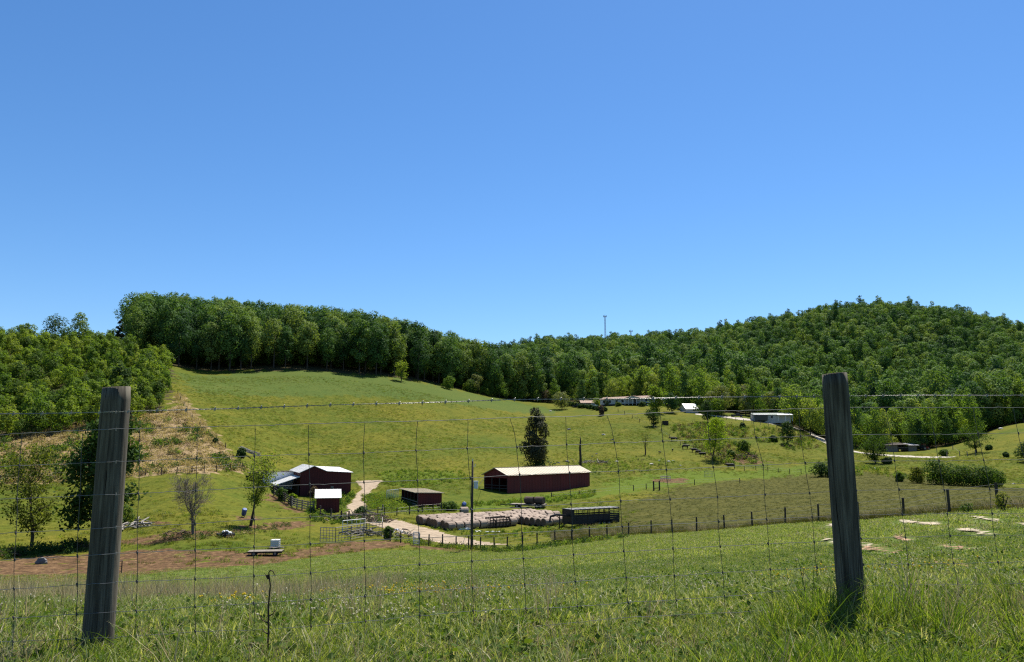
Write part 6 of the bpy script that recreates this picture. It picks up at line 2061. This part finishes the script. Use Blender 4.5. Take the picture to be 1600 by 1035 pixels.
STAYS = [
    [(-330, 690), (-345, 1040)], [(-240, 688), (-256, 1036)], [(-150, 685), (-166, 1032)], [(-58, 681), (-72, 1025)],
    [(34, 677), (27, 780), (23, 876), (20, 1030)], [(130, 673), (124, 780), (121, 869), (119, 1020)], [(219, 671), (216, 771), (214, 909), (212, 1022)], [(308.5, 669), (307, 716), (305, 819), (305, 1012)], [(398, 665), (397, 762), (397, 900), (396, 1010)],
    [(482, 664), (484, 757), (485, 850), (486.5, 1005)], [(570, 661), (568.5, 708), (569, 804), (571, 1000)], [(653, 658), (650, 704), (652, 751), (655, 840), (656.5, 996)], [(731, 656), (729.5, 701), (735, 747), (737, 850), (740, 988)],
    [(796, 654), (803, 672), (808, 699), (812, 745), (816, 840), (821.5, 950), (823, 980)], [(883, 651), (885, 695), (890, 739), (894, 830), (901, 940), (904, 972)], [(949, 650), (956, 668), (960, 692), (966, 737), (970, 785), (975, 870), (982, 945), (984, 965)], [(1032, 646), (1035, 690), (1041, 734), (1047, 780), (1052, 870), (1058, 960)],
    [(1105, 643), (1109, 687), (1114, 731), (1121, 778), (1125, 854), (1134, 957)], [(1176, 641), (1180, 684), (1192, 727), (1195.5, 773), (1200, 850), (1209, 952)], [(1247, 639), (1250, 682), (1258, 724), (1265, 771), (1272, 847), (1283, 948)], [(1322, 637), (1329, 690), (1337, 760), (1344, 830), (1352, 915), (1354, 944)],
    [(1384, 637), (1393, 690), (1405, 768), (1419, 880), (1427, 944)], [(1449, 637), (1462, 690), (1475, 766), (1490, 880), (1501, 942)], [(1520, 637), (1533, 700), (1546, 766), (1559, 880), (1568, 942)], [(1583, 637), (1596, 700), (1612, 766), (1628, 880), (1638, 941)],
    [(1652, 637), (1685, 800), (1710, 941)], [(1722, 637), (1757, 800), (1785, 941)], [(1795, 637), (1832, 800), (1862, 941)], [(1870, 637), (1910, 800), (1942, 941)],
]
kn = 0
for sy in STAYS:
    ys = [p_[1] for p_ in sy]; xs_ = [p_[0] for p_ in sy]
    pts = []
    yy = np.arange(ys[0], ys[-1] + .1, 7.0)
    for j, y in enumerate(yy):
        x = float(np.interp(y, ys, xs_)) + .8 * math.sin(y * .045 + xs_[0]) + rw.uniform(-.25, .25)
        pts.append(fence_pt(x, y, face_off(x) - .004) - FO)
    st = MB().tube(pts, .00175, 5, cap=False).build('stay_wire', M_WIREDULL, fence)
    for k in range(2, 10):
        # where the stay crosses strand k there is a knot
        lo = None
        for y in yy:
            x = float(np.interp(y, ys, xs_))
            if wire_y(k, x) <= y:
                lo = (x, y)
                break
        if lo is None or not (-80 < lo[0] < 1680):
            continue
        c = fence_pt(lo[0], wire_y(k, lo[0]), face_off(lo[0])) - FO
        m = MB()
        m.ball(c, (.0062, .005, .0070), 6, 4, 0, .2, rw)
        m.bar(c + Vector((0, 0, -.010)) + fdir * .002, c + Vector((0, 0, .010)) - fdir * .003, .0055, .0055)
        m.build('knot', M_WIREDULL, st)
for px, ok in ((160, 0), (1318, 1)):
    for k in range(0, 9):
        y = wire_y(k, px) + (.5 if ok else 0)
        if ok:
            continue
        c = fence_pt(px + 20, wire_y(k, px + 20), .014) - FO
        MB().bar(c + fdir * .004 - Vector((0, 0, .008)), c + fdir * .004 + Vector((0, 0, .008)), .003, .005).build('staple', M_WIRE, fence)

# ---------------------------------------------------------------- grass
def grass_mat(name, cols, trans=.45, rough=.5, tc=(1.5, 1.5, .55)):
    m, nt, out = new_mat(name)
    geo = N(nt, 'ShaderNodeNewGeometry')
    oi = N(nt, 'ShaderNodeObjectInfo')
    f = math_n(nt, 'MULTIPLY_ADD', oi.outputs['Random'], .35, math_n(nt, 'MULTIPLY', geo.outputs['Random Per Island'], .65))
    n = len(cols)
    c = ramp(nt, f, [(0.08 + .84 * i / (n - 1), cc) for i, cc in enumerate(cols)])
    d = N(nt, 'ShaderNodeBsdfPrincipled')
    d.inputs['Roughness'].default_value = rough
    d.inputs['Specular IOR Level'].default_value = 0.10
    nt.links.new(c, d.inputs['Base Color'])
    t = N(nt, 'ShaderNodeBsdfTranslucent')
    nt.links.new(mixc(nt, 1.0, c, tc, 'MULTIPLY'), t.inputs['Color'])
    mx = N(nt, 'ShaderNodeMixShader')
    mx.inputs[0].default_value = trans
    nt.links.new(d.outputs[0], mx.inputs[1])
    nt.links.new(t.outputs[0], mx.inputs[2])
    nt.links.new(mx.outputs[0], out.inputs['Surface'])
    return m
G_GREEN = grass_mat('green_blade', [(0.048, 0.082, 0.014), (0.094, 0.138, 0.026), (0.150, 0.190, 0.044), (0.235, 0.255, 0.095), (0.40, 0.38, 0.23)])
G_TALL = grass_mat('tall_green_blade', [(0.038, 0.074, 0.010), (0.072, 0.122, 0.014), (0.115, 0.168, 0.020), (0.175, 0.205, 0.034)])
G_STRAW = grass_mat('straw_blade', [(0.20, 0.165, 0.09), (0.33, 0.275, 0.165), (0.44, 0.385, 0.25)], .28, .6, (1.15, 1.08, .8))
G_OLIVE = grass_mat('olive_blade', [(0.044, 0.054, 0.012), (0.070, 0.076, 0.018), (0.112, 0.106, 0.036)], .3)
G_PAST = grass_mat('pasture_blade', [(0.040, 0.062, 0.008), (0.068, 0.088, 0.011), (0.110, 0.116, 0.018), (0.17, 0.152, 0.040)], .4)
G_CLOVER = leaf_mat('clover_leaf', [(0.034, 0.066, 0.010), (0.056, 0.096, 0.014), (0.088, 0.122, 0.018)], .35, .3)
M_PETAL = grass_mat('white_clover_flower', [(0.50, 0.47, 0.34), (0.62, 0.59, 0.46), (0.70, 0.67, 0.55)], .45, .8, (1.1, 1.08, .95))
M_YELLOW = grass_mat('yellow_petal', [(0.62, 0.48, 0.03), (0.70, 0.58, 0.04)], .4, .7, (1.1, 1.05, .9))

def tuft(seed, n, rad, h0, h1, w, lean, mat, bend=.5):
    """blades of three segments rising from a patch"""
    r = np.random.default_rng(seed)
    vs, fs = [], []
    for _ in range(n):
        a, q_ = r.uniform(0, 6.28), rad * math.sqrt(r.random())
        bx, by = q_ * math.cos(a), q_ * math.sin(a)
        h = r.uniform(h0, h1)
        dx, dy = r.normal() * lean, r.normal() * lean
        t = r.uniform(0, 6.28)
        wx, wy = math.cos(t) * w * r.uniform(.6, 1.3), math.sin(t) * w
        o = len(vs)
        for f, ww in ((0, 1), (.45, .85), (.8, .5)):
            k = f + bend * f * f
            x, y, z = bx + dx * h * k, by + dy * h * k, h * f * (1 - .18 * f * math.hypot(dx, dy)) - (.02 if f == 0 else 0)
            vs += [(x - wx * ww / 2, y - wy * ww / 2, z), (x + wx * ww / 2, y + wy * ww / 2, z)]
        k = 1 + bend
        vs.append((bx + dx * h * k, by + dy * h * k, h * (1 - .25 * math.hypot(dx, dy))))
        fs += [(o, o + 1, o + 3, o + 2), (o + 2, o + 3, o + 5, o + 4), (o + 4, o + 5, o + 6)]
    me = bpy.data.meshes.new('tuft')
    me.from_pydata(vs, [], fs)
    me.materials.append(mat)
    return proto('tuft_shape', me)

def clover_proto(seed, n=26, rad=.14, h=.08):
    r = np.random.default_rng(seed)
    P = np.c_[r.normal(size=(n, 2)) * rad * .6, r.uniform(.3, 1, n) * h]
    Nn = unit(r.normal(size=(n, 3)) * .5 + [0, 0, 1])
    return proto('clover_shape', quad_mesh('clover', leaf_quads(P, Nn, .035 * r.uniform(.7, 1.3, n), r, .9), G_CLOVER))

def flower_proto(seed, n, rad, h, size, mat):
    r = random.Random(seed)
    m = MB()
    for _ in range(n):
        x, y, z = r.gauss(0, rad), r.gauss(0, rad), h * r.uniform(.7, 1.2)
        m.tube([(x, y, -.02), (x, y, z)], .0015, 3, 1, False)
        m.ball((x, y, z), (size, size, size * .85), 6, 4, 0, .15, r)
    return proto('flower_shape', m.mesh('flower', [mat, G_GREEN]))

r = np.random.default_rng(5)
def wedge(n, d0, d1, a0=-43, a1=43, power=1.0):
    """points spread over a sector of the near field; power 1 = even density, less = denser close by"""
    u = r.random(n)
    e = 1 + power
    d = (d0 ** e + u * (d1 ** e - d0 ** e)) ** (1 / e)
    a = np.radians(r.uniform(a0, a1, n))
    return d * np.sin(a), d * np.cos(a)
STRIPS = [tuple((v.co.x, v.co.y) for v in o.data.vertices) for o in bpy.data.objects if o.name.startswith(('sand_strip', 'earth_strip'))]
def off_strips(X, Y):
    ok = np.ones(len(X), bool)
    for S in STRIPS:
        A = np.array(S)
        cx, cy = A.mean(0)
        rad = np.abs(A - [cx, cy]).max() + .5
        near = np.where((np.abs(X - cx) < rad) & (np.abs(Y - cy) < rad))[0]
        if len(near) == 0:
            continue
        cell = max(.05, np.median(np.sort(np.linalg.norm(A[:200, None] - A[None, :200], axis=2), axis=1)[:, 1]))
        dd = np.min(np.linalg.norm(np.c_[X[near], Y[near]][:, None] - A[None], axis=2), axis=1)
        ok[near[dd < cell * .9 + .22]] = False
    return ok
def pts_of(X, Y, which, s0, s1, sink=.0, tilt=.12):
    Z = height(X, Y)
    n = len(X)
    w = r.choice(which, n)
    return list(zip(X, Y, Z - sink, r.uniform(s0, s1, n), r.uniform(0, 6.28, n), w, r.normal(size=n) * tilt, r.normal(size=n) * tilt))
def patchy(X, Y, sc, seed):
    return np.sin(X * sc + 2.1 * np.sin(Y * sc * .7 + seed)) * np.sin(Y * sc * .9 + 1.7 * np.sin(X * sc * .6 + seed * 2))

SH = [tuft(1, 34, .11, .04, .10, .006, .45, G_GREEN), tuft(2, 34, .12, .05, .12, .006, .5, G_GREEN), tuft(3, 26, .11, .03, .08, .006, .7, G_STRAW), clover_proto(4), clover_proto(5, 34, .18, .10)]
X, Y = wedge(15000, 2.4, 11, power=.8)
P_ = pts_of(X, Y, [0, 0, 0, 1, 1, 1, 2, 2, 2, 3], .65, 1.15)
X, Y = wedge(24000, 11, 30, power=.9)
k = (near_field(X, Y) > .5) & off_strips(X, Y)
X, Y = X[k], Y[k]
P_ += pts_of(X, Y, [0, 0, 0, 1, 1, 1, 2, 2, 3, 4], .6, 1.15)
MD = [tuft(11, 44, .34, .035, .08, .014, .7, G_GREEN), tuft(12, 44, .36, .03, .075, .014, .8, G_GREEN), tuft(13, 34, .32, .03, .08, .013, .8, G_STRAW)]
scatter('near_grass', 'short grass and clover covering the near field behind the fence', P_, SH)
X, Y = wedge(42000, 28, 92, power=.9)
k = (near_field(X, Y) > .55) & off_strips(X, Y)
X, Y = X[k], Y[k]
P_ = pts_of(X, Y, [0, 0, 0, 0, 1, 1, 1, 1, 2], .8, 1.6)
scatter('field_grass', 'rough grass on the falling part of the near field', P_, MD)

# white clover heads and yellow flowers
FL = [flower_proto(1, 4, .10, .10, 0.0075, M_PETAL), flower_proto(2, 6, .14, .11, 0.0075, M_PETAL), flower_proto(3, 3, .08, .12, .008, M_YELLOW)]
X, Y = wedge(3000, 5.2, 30, -40, 40, .7)
k = (near_field(X, Y) > .5) & (patchy(X, Y, .9, 2) + .35 * patchy(X, Y, 2.7, 4) - .02 * np.abs(X + 1.5) > .05)
X, Y = X[k], Y[k]
P_ = pts_of(X, Y, [0, 0, 1], .8, 1.25, 0, .1)
Xf, Yf = wedge(160, 6, 14, -14, 2, .8)
k = patchy(Xf, Yf, 1.1, 7) > .2
P_ += pts_of(Xf[k], Yf[k], [2], .8, 1.2)
for cpx, cd, nn, sp_ in ((640, 8.6, 22, .35), (700, 9.0, 16, .3), (380, 7.2, 10, .14), (1240, 9.0, 14, .5), (1440, 8, 10, .5), (800, 7.5, 10, .3)):
    c = at(cpx, cd)
    P_ += pts_of(c.x + r.normal(size=nn) * sp_, c.y + r.normal(size=nn) * sp_ * .6, [2], .8, 1.3)
scatter('clover_flowers', 'white clover heads with some yellow flowers scattered in the near grass', P_, FL)

# tall grass along the fence and at the bottom of the view
TL = [tuft(21, 22, .09, .22, .46, .007, .30, G_TALL, .7), tuft(22, 18, .10, .28, .55, .008, .35, G_TALL, .8), tuft(23, 16, .08, .20, .40, .006, .25, G_GREEN, .6), tuft(24, 12, .10, .30, .55, .005, .25, G_STRAW, .6), tuft(25, 30, .12, .12, .26, .007, .4, G_TALL, .6)]
P_ = []
def clump(px, d, n, sx, sy, which, s0, s1):
    c = at(px, d)
    X, Y = c.x + r.normal(size=n) * sx, c.y + r.normal(size=n) * sy
    return pts_of(X, Y, which, s0, s1, .01, .1)
P_ += clump(1292, 4.95, 12, .20, .12, [0, 1, 1, 2], .6, .95)
P_ += clump(1250, 4.7, 24, .22, .14, [0, 1, 2, 4], .5, .8)
P_ += clump(1400, 4.7, 20, .35, .2, [0, 0, 2, 3], .4, .75)
P_ += clump(1540, 4.5, 30, .30, .25, [0, 1, 1, 4], .5, .85)
P_ += clump(1480, 5.2, 24, .4, .25, [0, 2, 3, 4], .5, .9)
P_ += clump(150, 4.15, 10, .2, .1, [0, 1, 2], .35, .6)
P_ += clump(250, 3.95, 8, .35, .15, [0, 2, 4], .4, .6)
X, Y = wedge(330, 3.0, 4.1, -40, 40, .6)
P_ += pts_of(X, Y, [2, 2, 3, 4, 4], .3, .55, .01, .15)
X, Y = wedge(200, 3.1, 4.2, 14, 40, .6)
P_ += pts_of(X, Y, [0, 1, 4, 4], .4, .8, .01, .15)
X, Y = wedge(150, 3.4, 6.5, -40, 40, .8)
P_ += pts_of(X, Y, [2, 3, 4, 4], .4, .8, .01, .2)
scatter('tall_grass', 'long bright grass blades along the foot of the near fence', P_, TL)
# dry grass: pale heads on the left crest, the long grass behind the far fence row
DG = [tuft(31, 14, .12, .25, .5, .005, .18, G_STRAW, .4), tuft(32, 30, .35, .45, .85, .014, .28, G_STRAW, .5), tuft(33, 40, .45, .35, .7, .016, .3, G_OLIVE, .5), tuft(34, 40, .4, .3, .6, .016, .3, G_PAST, .5)]
X, Y = wedge(700, 10, 17, -38, -8, 1)
k = patchy(X, Y, .8, 3) > -.2
P_ = pts_of(X[k], Y[k], [0], .5, 1.0)
X, Y = wedge(60, 5, 10, -35, 5, 1)
P_ += pts_of(X, Y, [0], .5, .9)
fx = np.array([p_.x for p_ in fpts]); fy = np.array([p_.y for p_ in fpts])
t_ = r.uniform(12, len(fpts) - 1.01, 2600)
i_ = t_.astype(int)
X = fx[i_] + (fx[np.minimum(i_ + 1, len(fx) - 1)] - fx[i_]) * (t_ - i_)
Y = fy[i_] + (fy[np.minimum(i_ + 1, len(fx) - 1)] - fy[i_]) * (t_ - i_)
Y += np.abs(r.normal(size=len(X))) * 9 + .4
P_ += pts_of(X, Y, [1, 2, 2, 2], .6, 1.1)
scatter('dry_grass', 'pale seeding grass on the left crest and along the far fence row', P_, DG)

# pasture grass farther off, thinning with distance
FOOT = [dpoly([(750, 160), (800, 160), (925, 182), (925, 196), (750, 174)]), dpoly([(400, 146), (556, 150), (556, 172), (400, 172)]), dpoly([(618, 131), (690, 133), (690, 150), (618, 150)]), dpoly([(484, 122), (530, 122), (530, 134), (484, 132)]), dpoly([(655, 101), (700, 101), (860, 106), (900, 108), (900, 124), (800, 124), (655, 114)])]
TRK = [hpoly([(556, 751), (600, 751), (592, 757), (583, 768), (574, 779), (571, 800), (590, 809), (625, 814), (662, 824), (700, 834), (745, 845), (800, 855), (800, 859.5), (745, 856.5), (690, 850), (650, 840), (615, 829), (585, 822), (548, 812), (537, 800), (540, 790), (552, 776), (562, 766)], 95)]
X, Y = wedge(110000, 62, 330, -36, 36, .55)
k = (near_field(X, Y) < .5)
for nm, lim in (('wood', .3), ('dry', .5), ('dirt', .35), ('olive', .5)):
    m_ = np.zeros(len(X), bool)
    for p_ in REG[nm]:
        m_ |= in_poly(p_, X + r.normal(size=len(X)) * (2.5 if nm == 'olive' else .3), Y + r.normal(size=len(X)) * (4.0 if nm == 'olive' else .3))
    if nm == 'olive':
        OL = m_
    elif nm == 'dirt':
        k &= ~(m_ & (r.random(len(X)) < .7))
    else:
        k &= ~m_
for p_ in FOOT + TRK:
    k &= ~in_poly(p_, X, Y)
PG = [tuft(41, 22, .35, .12, .26, .03, .6, G_PAST), tuft(42, 22, .45, .14, .32, .035, .6, G_PAST), tuft(43, 26, .5, .16, .34, .03, .5, G_OLIVE), tuft(44, 26, .5, .2, .45, .04, .5, G_TALL)]
k1 = k & ~OL
pa_ = patchy(X, Y, .07, 1) + .5 * patchy(X, Y, .35, 5)
k1 &= pa_ + r.uniform(-1, 1, len(X)) > .15
P_ = pts_of(X[k1], Y[k1], [0, 0, 0, 1, 1, 3], .6, 1.25)
ko = k & OL & (r.random(len(X)) < .6)
P_ += pts_of(X[ko], Y[ko], [2], .35, .75)
scatter('pasture_grass', 'uneven grass tufts over the pasture and the olive field', P_, PG)

# ---- the dry stalk in front of the fence
p = on(418, 1000, 4.05)
p.z = gz(p.x, p.y)
st = thing('weed_stalk', 'single dark dried weed stalk with a hooked tip left of the middle', 'weed', p)
top = on(420, 895, 4.05) - p
M_STALK = simple_mat('dried_stalk', (0.065, 0.042, 0.028), (0.035, 0.024, 0.018), 30, (1, 1, .3), .9, .4)
MB().tube([(0, 0, -.1), (.004, 0, top.z * .3), (-.006, .01, top.z * .6), (.002, 0, top.z * .85), (top.x, 0, top.z), (top.x + .008, 0, top.z + .012), (top.x + .022, 0, top.z + .006), (top.x + .03, 0, top.z - .012)], [.0055, .005, .0044, .0036, .0034, .003, .0028, .002], 7).build('stem', M_STALK, st)
for z, dx, L in ((.42, -1, .05), (.5, 1, .035), (.93, -1, .03), (.3, -1, .03)):
    MB().tube([(0, 0, top.z * z), (dx * L * .6, 0, top.z * z + L * .3), (dx * L, 0, top.z * z + L * .9)], [.004, .003, .0015], 5).build('side_twig', M_STALK, st)
MB().ball((-.014, 0, top.z * .95), (.008, .006, .012), 6, 4, 0, .3, random.Random(2)).build('dried_leaf', M_STALK, st)
